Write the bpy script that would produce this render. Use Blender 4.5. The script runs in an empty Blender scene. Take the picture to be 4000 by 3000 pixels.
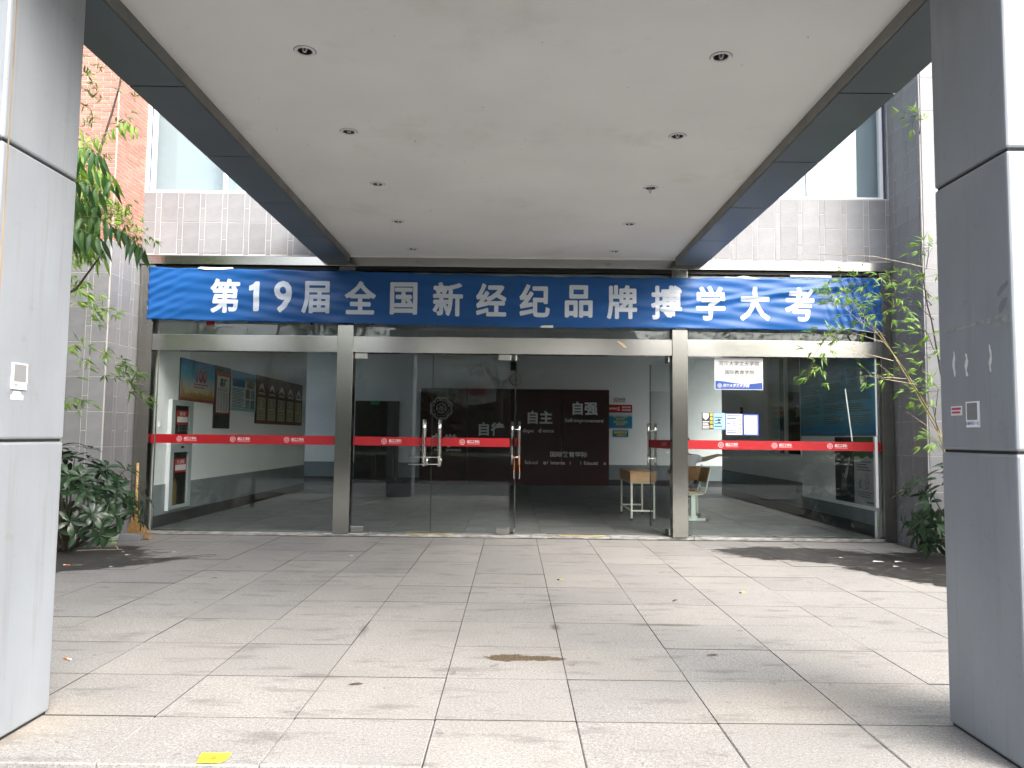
import bpy, bmesh, math, random
from mathutils import Vector, Matrix, Euler
random.seed(7)
S = bpy.context.scene
COL = S.collection
PI = math.pi
rad = math.radians

# ------------------------------------------------------------------ camera
CAM_H = 1.35
pitch, yaw, roll = 0.0691882, -0.0029829, 0.0115046
Fv = Vector((math.sin(yaw)*math.cos(pitch), math.cos(yaw)*math.cos(pitch), math.sin(pitch)))
Rv = Fv.cross(Vector((0, 0, 1))).normalized(); Uv = Rv.cross(Fv)
R2 = Rv*math.cos(roll) + Uv*math.sin(roll); U2 = Uv*math.cos(roll) - Rv*math.sin(roll)
cd = bpy.data.cameras.new('camera'); cam = bpy.data.objects.new('camera', cd); COL.objects.link(cam)
cam.matrix_world = Matrix(((R2.x, U2.x, -Fv.x, 0), (R2.y, U2.y, -Fv.y, 0), (R2.z, U2.z, -Fv.z, CAM_H), (0, 0, 0, 1)))
cd.sensor_width = 36; cd.lens = 2917.8/4000*36; cd.clip_start = .05; cd.clip_end = 2000
S.camera = cam

# ------------------------------------------------------------------ sky, sun, exposure
w = bpy.data.worlds.new('World'); S.world = w; w.use_nodes = True
nt = w.node_tree; nt.nodes.clear()
SUN_EL, SUN_ROT = 40, 138
sky = nt.nodes.new('ShaderNodeTexSky'); sky.sky_type = 'NISHITA'; sky.sun_disc = False
sky.sun_elevation = rad(SUN_EL); sky.sun_rotation = rad(SUN_ROT)
sky.air_density = 1.0; sky.dust_density = 6.0; sky.ozone_density = 1.0
hs = nt.nodes.new('ShaderNodeHueSaturation'); hs.inputs['Saturation'].default_value = .48   # thin overcast
bg = nt.nodes.new('ShaderNodeBackground'); bg.inputs['Strength'].default_value = .15
wo = nt.nodes.new('ShaderNodeOutputWorld')
nt.links.new(sky.outputs[0], hs.inputs['Color']); nt.links.new(hs.outputs[0], bg.inputs['Color']); nt.links.new(bg.outputs[0], wo.inputs['Surface'])
sd = bpy.data.lights.new('sun', 'SUN'); sd.energy = .55; sd.angle = rad(50); sd.color = (1, .98, .95)
sun = bpy.data.objects.new('sun', sd); COL.objects.link(sun)
sdir = Vector((math.sin(rad(SUN_ROT))*math.cos(rad(SUN_EL)), math.cos(rad(SUN_ROT))*math.cos(rad(SUN_EL)), math.sin(rad(SUN_EL))))
sun.rotation_euler = sdir.to_track_quat('Z', 'Y').to_euler(); sun.location = (14, -2, 14)
vs = S.view_settings; vs.view_transform = 'Standard'; vs.look = 'None'; vs.gamma = 1; vs.use_curve_mapping = False
vs.exposure = 1.9
S.render.engine = 'CYCLES'
S.cycles.use_denoising = True
S.cycles.max_bounces = 7; S.cycles.diffuse_bounces = 4; S.cycles.glossy_bounces = 3
S.cycles.use_adaptive_sampling = True; S.cycles.adaptive_threshold = .045
S.cycles.transmission_bounces = 6; S.cycles.transparent_max_bounces = 14
S.cycles.sample_clamp_indirect = 6; S.cycles.caustics_reflective = False; S.cycles.caustics_refractive = False

# ------------------------------------------------------------------ helpers: objects
def tag(o, label=None, cat=None, group=None, kind=None):
    if label: o['label'] = label
    if cat: o['category'] = cat
    if group: o['group'] = group
    if kind: o['kind'] = kind
    return o
def empty(name, loc=(0, 0, 0), rz=0, label=None, cat=None, group=None, kind=None, parent=None):
    o = bpy.data.objects.new(name, None); COL.objects.link(o)
    o.location = loc; o.rotation_euler = (0, 0, rz); o.empty_display_size = .1
    o.parent = parent
    return tag(o, label, cat, group, kind)
def link(name, me, parent=None, loc=(0, 0, 0), rot=(0, 0, 0), scale=None):
    o = bpy.data.objects.new(name, me); COL.objects.link(o)
    o.parent = parent; o.location = loc; o.rotation_euler = rot
    if scale: o.scale = scale
    return o
class MB:
    def __init__(s): s.v = []; s.f = []
    def quad(s, a, b, c, d):
        n = len(s.v); s.v += [a, b, c, d]; s.f.append((n, n+1, n+2, n+3)); return s
    def poly(s, pts):
        n = len(s.v); s.v += list(pts); s.f.append(tuple(range(n, n+len(pts)))); return s
    def box(s, x0, x1, y0, y1, z0, z1):
        n = len(s.v)
        s.v += [(x0, y0, z0), (x1, y0, z0), (x1, y1, z0), (x0, y1, z0), (x0, y0, z1), (x1, y0, z1), (x1, y1, z1), (x0, y1, z1)]
        s.f += [(n, n+3, n+2, n+1), (n+4, n+5, n+6, n+7), (n, n+1, n+5, n+4), (n+1, n+2, n+6, n+5), (n+2, n+3, n+7, n+6), (n+3, n, n+4, n+7)]
        return s
    def prism(s, pts, y0, y1):           # polygon given as (x, z), pushed from y0 to y1
        n = len(s.v); k = len(pts)
        s.v += [(p[0], y0, p[1]) for p in pts] + [(p[0], y1, p[1]) for p in pts]
        s.f += [tuple(range(n, n+k)), tuple(range(n+2*k-1, n+k-1, -1))]
        for i in range(k):
            j = (i+1) % k; s.f.append((n+j, n+i, n+k+i, n+k+j))
        return s
    def tube(s, pts, r, seg=6, cap=True):
        pts = [Vector(p) for p in pts]; m = len(pts)
        rs = r if isinstance(r, (list, tuple)) else [r]*m
        n0 = len(s.v); prev = None
        for i, p in enumerate(pts):
            t = (pts[min(i+1, m-1)] - pts[max(i-1, 0)]).normalized()
            if prev is None:
                a = Vector((0, 0, 1)) if abs(t.z) < .9 else Vector((1, 0, 0))
                u = t.cross(a).normalized()
            else:
                u = (prev - t*prev.dot(t)).normalized()
            prev = u; vv = t.cross(u)
            for k in range(seg):
                an = 2*PI*k/seg; s.v.append(tuple(p + (u*math.cos(an) + vv*math.sin(an))*rs[i]))
        for i in range(m-1):
            for k in range(seg):
                a = n0+i*seg+k; b = n0+i*seg+(k+1) % seg
                s.f.append((a, b, b+seg, a+seg))
        if cap:
            s.f.append(tuple(range(n0+seg-1, n0-1, -1))); s.f.append(tuple(range(n0+(m-1)*seg, n0+m*seg)))
        return s
    def lathe(s, prof, seg=24, c=(0, 0, 0)):   # profile (r, z)
        n0 = len(s.v); m = len(prof)
        for r, z in prof:
            for k in range(seg):
                a = 2*PI*k/seg; s.v.append((c[0]+r*math.cos(a), c[1]+r*math.sin(a), c[2]+z))
        for i in range(m-1):
            for k in range(seg):
                a = n0+i*seg+k; b = n0+i*seg+(k+1) % seg; s.f.append((a, b, b+seg, a+seg))
        return s
    def mesh(s, name, m=None, smooth=False):
        me = bpy.data.meshes.new(name); me.from_pydata([tuple(v) for v in s.v], [], s.f)
        if m: me.materials.append(m)
        if smooth: me.polygons.foreach_set('use_smooth', [True]*len(me.polygons))
        me.update(); return me
    def build(s, name, m, parent=None, loc=(0, 0, 0), rot=(0, 0, 0), smooth=False, bevel=0):
        o = link(name, s.mesh(name, m, smooth), parent, loc, rot)
        if bevel:
            b = o.modifiers.new('bevel', 'BEVEL'); b.width = bevel; b.segments = 2; b.limit_method = 'ANGLE'
        return o
def bevbox(w_, d_, h_, b, m, name, m2=None):          # box with real bevels, origin at the lower centre
    bm = bmesh.new(); bmesh.ops.create_cube(bm, size=1)
    for v in bm.verts: v.co = Vector((v.co.x*w_, v.co.y*d_, (v.co.z+.5)*h_))
    bmesh.ops.bevel(bm, geom=bm.edges[:], offset=b, segments=1, affect='EDGES')
    if m2:
        for f_ in bm.faces: f_.material_index = 1 if f_.normal.z < .9 else 0
    me = bpy.data.meshes.new(name); bm.to_mesh(me); bm.free(); me.materials.append(m)
    if m2: me.materials.append(m2)
    return me
def fixnormals(o):
    bm = bmesh.new(); bm.from_mesh(o.data); bmesh.ops.recalc_face_normals(bm, faces=bm.faces[:]); bm.to_mesh(o.data); bm.free()
_tc = {}
def text_mesh(body, size, m, off=0, ext=0, shear=0, sx=1, align='CENTER', sub=0):
    key = (body, size, m.name, off, ext, shear, sx, align, sub)
    if key in _tc: return _tc[key]
    c = bpy.data.curves.new('lettering', 'FONT'); c.body = body; c.size = size; c.offset = off*size; c.extrude = ext
    c.shear = shear; c.align_x = align; c.resolution_u = 3
    o = bpy.data.objects.new('lettering', c)
    COL.objects.link(o)
    bpy.context.view_layer.update()
    dg = bpy.context.evaluated_depsgraph_get()
    me = bpy.data.meshes.new_from_object(o.evaluated_get(dg)); bpy.data.objects.remove(o)
    me.materials.clear(); me.materials.append(m)
    if sx != 1: me.transform(Matrix.Diagonal((sx, 1, 1, 1)))
    _tc[key] = me; me.name = 'lettering'
    return me
def text(name, body, size, m, parent, x, y, z, off=0, ext=0, shear=0, sx=1, align='CENTER', rot=(PI/2, 0, 0)):
    return link(name, text_mesh(body, size, m, off, ext, shear, sx, align), parent, (x, y, z), rot)

# ------------------------------------------------------------------ helpers: materials
def mat(name, col=(.5, .5, .5), rough=.5, metal=0, spec=.5, var=0, vscale=3, col2=None, bump=0, bscale=40, stretch=None, detail=4, objvar=0, rvar=0, coord='Object'):
    m = bpy.data.materials.new(name); m.use_nodes = True
    t = m.node_tree; P = t.nodes['Principled BSDF']
    P.inputs['Base Color'].default_value = (*col, 1); P.inputs['Roughness'].default_value = rough
    P.inputs['Metallic'].default_value = metal; P.inputs['Specular IOR Level'].default_value = spec
    N = lambda k: t.nodes.new(k)
    tc = N('ShaderNodeTexCoord'); vec = tc.outputs[coord]
    if coord == 'World':
        pass
    if stretch:
        mp = N('ShaderNodeMapping'); mp.inputs['Scale'].default_value = stretch; t.links.new(vec, mp.inputs['Vector']); vec = mp.outputs[0]
    out = None
    if var or col2:
        n = N('ShaderNodeTexNoise'); n.inputs['Scale'].default_value = vscale; n.inputs['Detail'].default_value = detail
        t.links.new(vec, n.inputs['Vector'])
        mx = N('ShaderNodeMix'); mx.data_type = 'RGBA'
        c2 = col2 if col2 else tuple(max(0, c*(1-var)) for c in col)
        c1 = col if col2 else tuple(min(1, c*(1+var*.5)) for c in col)
        mx.inputs['A'].default_value = (*c1, 1); mx.inputs['B'].default_value = (*c2, 1)
        cr = N('ShaderNodeValToRGB'); cr.color_ramp.elements[0].position = .35; cr.color_ramp.elements[1].position = .65
        t.links.new(n.outputs['Fac'], cr.inputs['Fac']); t.links.new(cr.outputs[0], mx.inputs['Factor'])
        out = mx.outputs['Result']
        if rvar:
            ma = N('ShaderNodeMath'); ma.operation = 'MULTIPLY_ADD'; ma.inputs[1].default_value = rvar; ma.inputs[2].default_value = rough
            t.links.new(n.outputs['Fac'], ma.inputs[0]); t.links.new(ma.outputs[0], P.inputs['Roughness'])
    if objvar:
        oi = N('ShaderNodeObjectInfo'); hv = N('ShaderNodeHueSaturation')
        mr = N('ShaderNodeMapRange'); mr.inputs['To Min'].default_value = 1-objvar; mr.inputs['To Max'].default_value = 1+objvar
        t.links.new(oi.outputs['Random'], mr.inputs['Value']); t.links.new(mr.outputs[0], hv.inputs['Value'])
        if out is not None: t.links.new(out, hv.inputs['Color'])
        else: hv.inputs['Color'].default_value = (*col, 1)
        out = hv.outputs[0]
    if out is not None: t.links.new(out, P.inputs['Base Color'])
    if bump:
        n2 = N('ShaderNodeTexNoise'); n2.inputs['Scale'].default_value = bscale; n2.inputs['Detail'].default_value = 3
        t.links.new(vec, n2.inputs['Vector'])
        b = N('ShaderNodeBump'); b.inputs['Strength'].default_value = bump; b.inputs['Distance'].default_value = .01
        t.links.new(n2.outputs['Fac'], b.inputs['Height']); t.links.new(b.outputs[0], P.inputs['Normal'])
    return m
def glass(name, tint=(.9, .95, .945), boost=1.0, haze=0.0):
    # thin clear pane: fresnel mirror over tinted transparency, the same seen from either side
    m = bpy.data.materials.new(name); m.use_nodes = True; t = m.node_tree; t.nodes.clear(); N = lambda k: t.nodes.new(k)
    g = N('ShaderNodeNewGeometry'); mr = N('ShaderNodeMapRange'); mr.inputs['To Min'].default_value = 1.52; mr.inputs['To Max'].default_value = 1/1.52
    t.links.new(g.outputs['Backfacing'], mr.inputs['Value'])
    fr = N('ShaderNodeFresnel'); t.links.new(mr.outputs[0], fr.inputs['IOR'])
    mu = N('ShaderNodeMath'); mu.operation = 'MULTIPLY'; mu.inputs[1].default_value = boost; mu.use_clamp = True; t.links.new(fr.outputs[0], mu.inputs[0])
    tr = N('ShaderNodeBsdfTransparent'); tr.inputs['Color'].default_value = (*tint, 1)
    gl = N('ShaderNodeBsdfGlossy'); gl.inputs['Roughness'].default_value = 0.0; gl.inputs['Color'].default_value = (.93, .97, .96, 1)
    mix = N('ShaderNodeMixShader'); t.links.new(mu.outputs[0], mix.inputs[0]); t.links.new(tr.outputs[0], mix.inputs[1]); t.links.new(gl.outputs[0], mix.inputs[2])
    last = mix.outputs[0]
    if haze:                      # dust and wipe marks
        tc = N('ShaderNodeTexCoord'); mp = N('ShaderNodeMapping'); mp.inputs['Rotation'].default_value = (0, .6, 0); mp.inputs['Scale'].default_value = (9, 9, 3)
        n = N('ShaderNodeTexNoise'); n.inputs['Scale'].default_value = 4.5; n.inputs['Detail'].default_value = 9; n.inputs['Roughness'].default_value = .75
        cr = N('ShaderNodeValToRGB'); cr.color_ramp.elements[0].position = .60; cr.color_ramp.elements[1].position = .85
        cr.color_ramp.elements[0].color = (0, 0, 0, 1); cr.color_ramp.elements[1].color = (haze, haze, haze, 1)
        df = N('ShaderNodeBsdfDiffuse'); df.inputs['Color'].default_value = (.7, .73, .72, 1)
        m2 = N('ShaderNodeMixShader')
        t.links.new(tc.outputs['Object'], mp.inputs['Vector']); t.links.new(mp.outputs[0], n.inputs['Vector']); t.links.new(n.outputs['Fac'], cr.inputs['Fac'])
        t.links.new(cr.outputs[0], m2.inputs[0]); t.links.new(last, m2.inputs[1]); t.links.new(df.outputs[0], m2.inputs[2]); last = m2.outputs[0]
    o = N('ShaderNodeOutputMaterial'); t.links.new(last, o.inputs['Surface'])
    return m
def leafmat(name, c1, c2, trans=.3, rough=.4, spec=.5):
    m = bpy.data.materials.new(name); m.use_nodes = True; t = m.node_tree; N = lambda k: t.nodes.new(k)
    P = t.nodes['Principled BSDF']; O = t.nodes['Material Output']
    P.inputs['Roughness'].default_value = rough; P.inputs['Specular IOR Level'].default_value = spec
    g = N('ShaderNodeNewGeometry'); oi = N('ShaderNodeObjectInfo'); ad = N('ShaderNodeMath'); ad.operation = 'ADD'; fr = N('ShaderNodeMath'); fr.operation = 'FRACT'
    t.links.new(g.outputs['Random Per Island'], ad.inputs[0]); t.links.new(oi.outputs['Random'], ad.inputs[1]); t.links.new(ad.outputs[0], fr.inputs[0])
    mx = N('ShaderNodeMix'); mx.data_type = 'RGBA'; mx.inputs['A'].default_value = (*c1, 1); mx.inputs['B'].default_value = (*c2, 1)
    t.links.new(fr.outputs[0], mx.inputs['Factor']); t.links.new(mx.outputs['Result'], P.inputs['Base Color'])
    tl = N('ShaderNodeBsdfTranslucent'); t.links.new(mx.outputs['Result'], tl.inputs['Color'])
    ms = N('ShaderNodeMixShader'); ms.inputs[0].default_value = trans
    t.links.new(P.outputs[0], ms.inputs[1]); t.links.new(tl.outputs[0], ms.inputs[2]); t.links.new(ms.outputs[0], O.inputs['Surface'])
    return m
def ramp_mat(name, stops, axis='Z', rough=.4, noise=.0):    # a print: colours by generated coordinate
    m = bpy.data.materials.new(name); m.use_nodes = True; t = m.node_tree; N = lambda k: t.nodes.new(k); P = t.nodes['Principled BSDF']
    P.inputs['Roughness'].default_value = rough
    tc = N('ShaderNodeTexCoord'); sp = N('ShaderNodeSeparateXYZ'); t.links.new(tc.outputs['Generated'], sp.inputs[0])
    cr = N('ShaderNodeValToRGB'); e = cr.color_ramp.elements
    src = sp.outputs[axis]
    if noise:
        n = N('ShaderNodeTexNoise'); n.inputs['Scale'].default_value = 4; t.links.new(tc.outputs['Generated'], n.inputs['Vector'])
        ma = N('ShaderNodeMath'); ma.operation = 'MULTIPLY_ADD'; ma.inputs[1].default_value = noise; t.links.new(n.outputs['Fac'], ma.inputs[0]); t.links.new(src, ma.inputs[2]); src = ma.outputs[0]
    while len(e) < len(stops): e.new(.5)
    for el, (p, c) in zip(e, stops): el.position = p; el.color = (*c, 1)
    t.links.new(src, cr.inputs['Fac']); t.links.new(cr.outputs[0], P.inputs['Base Color'])
    return m

def granite():
    m = bpy.data.materials.new('granite_paving'); m.use_nodes = True; t = m.node_tree; N = lambda k: t.nodes.new(k); P = t.nodes['Principled BSDF']; L = t.links.new
    g = N('ShaderNodeNewGeometry'); pos = g.outputs['Position']
    def noise(sc, det=4, rg=.6, vec=pos, stretch=None):
        if stretch:
            mp = N('ShaderNodeMapping'); mp.inputs['Scale'].default_value = stretch; L(vec, mp.inputs['Vector']); vec = mp.outputs[0]
        n = N('ShaderNodeTexNoise'); n.inputs['Scale'].default_value = sc; n.inputs['Detail'].default_value = det; n.inputs['Roughness'].default_value = rg; L(vec, n.inputs['Vector']); return n.outputs['Fac']
    def ramp(src, p0, p1, c0=(0, 0, 0), c1=(1, 1, 1)):
        r = N('ShaderNodeValToRGB'); e = r.color_ramp.elements; e[0].position = p0; e[1].position = p1; e[0].color = (*c0, 1); e[1].color = (*c1, 1); L(src, r.inputs['Fac']); return r.outputs[0]
    def mixc(fac, a, b, mode='MIX'):
        x = N('ShaderNodeMix'); x.data_type = 'RGBA'; x.blend_type = mode
        for s_, i in ((fac, 'Factor'), (a, 'A'), (b, 'B')):
            if isinstance(s_, (int, float)): x.inputs[i].default_value = s_
            elif isinstance(s_, tuple): x.inputs[i].default_value = (*s_, 1)
            else: L(s_, x.inputs[i])
        return x.outputs['Result']
    def math_(op, a, b=0.0, clamp=False):
        x = N('ShaderNodeMath'); x.operation = op; x.use_clamp = clamp
        for s_, i in ((a, 0), (b, 1)):
            if isinstance(s_, (int, float)): x.inputs[i].default_value = s_
            else: L(s_, x.inputs[i])
        return x.outputs[0]
    sp = N('ShaderNodeSeparateXYZ'); L(pos, sp.inputs[0])
    def blob(cx, cy, rx, ry, ang, edge=.28, wob=1.0, nsc=3.0, st=(1, 1, 1)):       # 1 inside an uneven ellipse
        c, s_ = math.cos(ang), math.sin(ang)
        dx = math_('SUBTRACT', sp.outputs[0], cx); dy = math_('SUBTRACT', sp.outputs[1], cy)
        u = math_('DIVIDE', math_('ADD', math_('MULTIPLY', dx, c), math_('MULTIPLY', dy, s_)), rx)
        v = math_('DIVIDE', math_('SUBTRACT', math_('MULTIPLY', dy, c), math_('MULTIPLY', dx, s_)), ry)
        d = math_('SQRT', math_('ADD', math_('MULTIPLY', u, u), math_('MULTIPLY', v, v)))
        d = math_('ADD', d, math_('MULTIPLY', math_('SUBTRACT', noise(nsc, 6, .7, stretch=st), .5), wob))
        r = N('ShaderNodeMapRange'); r.inputs['From Min'].default_value = 1; r.inputs['From Max'].default_value = 1-edge; r.interpolation_type = 'SMOOTHSTEP'; L(d, r.inputs['Value']); return r.outputs[0]
    grain = math_('ADD', math_('MULTIPLY', noise(190, 2, .8), .55), math_('MULTIPLY', noise(70, 3, .8), .45))
    base = ramp(grain, .34, .66, (.10, .098, .094), (.49, .478, .458))
    oi = N('ShaderNodeObjectInfo'); tint = ramp(oi.outputs['Random'], 0, 1, (.90, .90, .905), (1.05, 1.035, 1.015))
    base = mixc(1.0, base, tint, 'MULTIPLY')
    grime = ramp(noise(1.3, 7, .65), .42, .7)
    base = mixc(math_('MULTIPLY', grime, .42), base, (.20, .195, .18))
    streak = ramp(noise(2.1, 7, .62, stretch=(1, 3.4, 1)), .55, .66)
    base = mixc(math_('MULTIPLY', streak, .5), base, (.11, .105, .1))
    warm = blob(1.55, 3.95, .95, .5, .35, .9, .8, 2)
    base = mixc(math_('MULTIPLY', warm, .14), base, (.58, .47, .33))
    warm2 = blob(-2.4, 3.5, .7, .5, .3, .9, .8, 2)
    base = mixc(math_('MULTIPLY', warm2, .3), base, (.42, .34, .25))
    spots = ramp(noise(7, 3, .6), .66, .71); base = mixc(math_('MULTIPLY', spots, .5), base, (.1, .095, .085))
    moss = blob(1.12, 5.5, .42, .05, .0, .9, 1.0, 6); base = mixc(math_('MULTIPLY', moss, .75), base, (.07, .065, .05))
    moss2 = blob(.31, 5.4, .05, .14, .0, .9, .8, 8); base = mixc(math_('MULTIPLY', moss2, .8), base, (.06, .055, .045))
    moss3 = blob(-1.02, 5.25, .05, .22, .1, .9, .9, 8); base = mixc(math_('MULTIPLY', moss3, .6), base, (.09, .085, .07))
    patch = math_('MAXIMUM', blob(-.02, 4.655, .16, .08, .0, .25, 1.2, 17), blob(.17, 4.65, .17, .06, .0, .25, 1.2, 17))
    base = mixc(patch, base, ramp(noise(70, 2, .9), .38, .66, (.035, .027, .018), (.20, .15, .09)))
    wet = math_('MAXIMUM', blob(3.4, 8.9, 1.0, .6, -.18, .06, 1.3, 3.4, (1, 2.2, 1)), blob(4.15, 8.1, .66, 1.2, .2, .06, 1.2, 3.4, (1, 2.2, 1)))
    wet = math_('MAXIMUM', wet, blob(4.9, 7.9, .75, 1.35, 0, .06, 1.1, 3.4, (1, 2.2, 1)))
    wetl = math_('MAXIMUM', blob(-4.05, 7.68, .95, .2, .72, .12, 2.2, 3.0, (1, 3, 1)), blob(-4.75, 8.2, .85, .75, 0, .12, 1.7, 3, (1, 2.5, 1)))
    wet = math_('MAXIMUM', wet, math_('MULTIPLY', wetl, .9))
    wet = math_('MULTIPLY', wet, math_('ADD', math_('MULTIPLY', ramp(noise(6, 8, .8, stretch=(1, 2.4, 1)), .36, .46), .75), .25))
    base = mixc(math_('MULTIPLY', wet, .97), base, (.013, .012, .011))
    L(base, P.inputs['Base Color'])
    ro = N('ShaderNodeMapRange'); ro.inputs['To Min'].default_value = .62; ro.inputs['To Max'].default_value = .5; L(wet, ro.inputs['Value']); L(ro.outputs[0], P.inputs['Roughness'])
    P.inputs['Specular IOR Level'].default_value = .35
    b = N('ShaderNodeBump'); b.inputs['Strength'].default_value = .25; b.inputs['Distance'].default_value = .004; L(grain, b.inputs['Height']); L(b.outputs[0], P.inputs['Normal'])
    return m
def facade_tile():
    m = mat('facade_tile', (.235, .237, .248), .55, var=.10, vscale=6, objvar=.08)
    t = m.node_tree; N = lambda k: t.nodes.new(k)
    tc = N('ShaderNodeTexCoord'); mp = N('ShaderNodeMapping'); mp.inputs['Rotation'].default_value = (0, rad(-35), 0); mp.inputs['Scale'].default_value = (1, 1, 7)
    n = N('ShaderNodeTexNoise'); n.inputs['Scale'].default_value = 16; n.inputs['Detail'].default_value = 5
    b = N('ShaderNodeBump'); b.inputs['Strength'].default_value = .55; b.inputs['Distance'].default_value = .006
    t.links.new(tc.outputs['Object'], mp.inputs['Vector']); t.links.new(mp.outputs[0], n.inputs['Vector']); t.links.new(n.outputs['Fac'], b.inputs['Height'])
    t.links.new(b.outputs[0], t.nodes['Principled BSDF'].inputs['Normal'])
    return m
def over(m, scale, stretch, lo, hi, col, fac, detail=6, rough=.7):      # lay an uneven stain over a material's colour
    t = m.node_tree; N = lambda k: t.nodes.new(k); P = t.nodes['Principled BSDF']; src = P.inputs['Base Color'].links[0].from_socket
    g = N('ShaderNodeNewGeometry'); mp = N('ShaderNodeMapping'); mp.inputs['Scale'].default_value = stretch; t.links.new(g.outputs['Position'], mp.inputs['Vector'])
    n = N('ShaderNodeTexNoise'); n.inputs['Scale'].default_value = scale; n.inputs['Detail'].default_value = detail; n.inputs['Roughness'].default_value = rough; t.links.new(mp.outputs[0], n.inputs['Vector'])
    r = N('ShaderNodeMapRange'); r.inputs['From Min'].default_value = lo; r.inputs['From Max'].default_value = hi; r.inputs['To Max'].default_value = fac; t.links.new(n.outputs['Fac'], r.inputs['Value'])
    x = N('ShaderNodeMix'); x.data_type = 'RGBA'; x.inputs['B'].default_value = (*col, 1); t.links.new(r.outputs[0], x.inputs['Factor']); t.links.new(src, x.inputs['A']); t.links.new(x.outputs['Result'], P.inputs['Base Color'])
    return m
def pillar_metal():
    m = mat('painted_aluminium', (.29, .315, .345), .38, .2, var=.14, vscale=1.6, stretch=(1, 1, .45), rvar=.2, detail=6)
    over(m, 3.0, (6, 6, .25), .54, .72, (.20, .195, .175), .45)        # rain streaks
    over(m, 7.0, (1, 1, 1.4), .60, .74, (.17, .17, .16), .4)          # scuffs
    over(m, 60., (1, 1, .6), .74, .78, (.1, .1, .1), .5, 2)          # specks
    b = m.node_tree.nodes.new('ShaderNodeBump'); n = m.node_tree.nodes.new('ShaderNodeTexNoise'); n.inputs['Scale'].default_value = 1.3
    g = m.node_tree.nodes.new('ShaderNodeNewGeometry'); m.node_tree.links.new(g.outputs['Position'], n.inputs['Vector']); b.inputs['Strength'].default_value = .35; b.inputs['Distance'].default_value = .02
    m.node_tree.links.new(n.outputs['Fac'], b.inputs['Height']); m.node_tree.links.new(b.outputs[0], m.node_tree.nodes['Principled BSDF'].inputs['Normal'])
    return m
def ceiling_paint():
    m = mat('white_plaster', (.86, .865, .86), .8, var=.05, vscale=.8, bump=.06, bscale=60)
    over(m, 1.1, (1, 1, 1), .56, .75, (.66, .645, .60), .5)
    over(m, 26., (1, 1, 1), .765, .79, (.2, .19, .17), .8, 2, .5)
    return m

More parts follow.
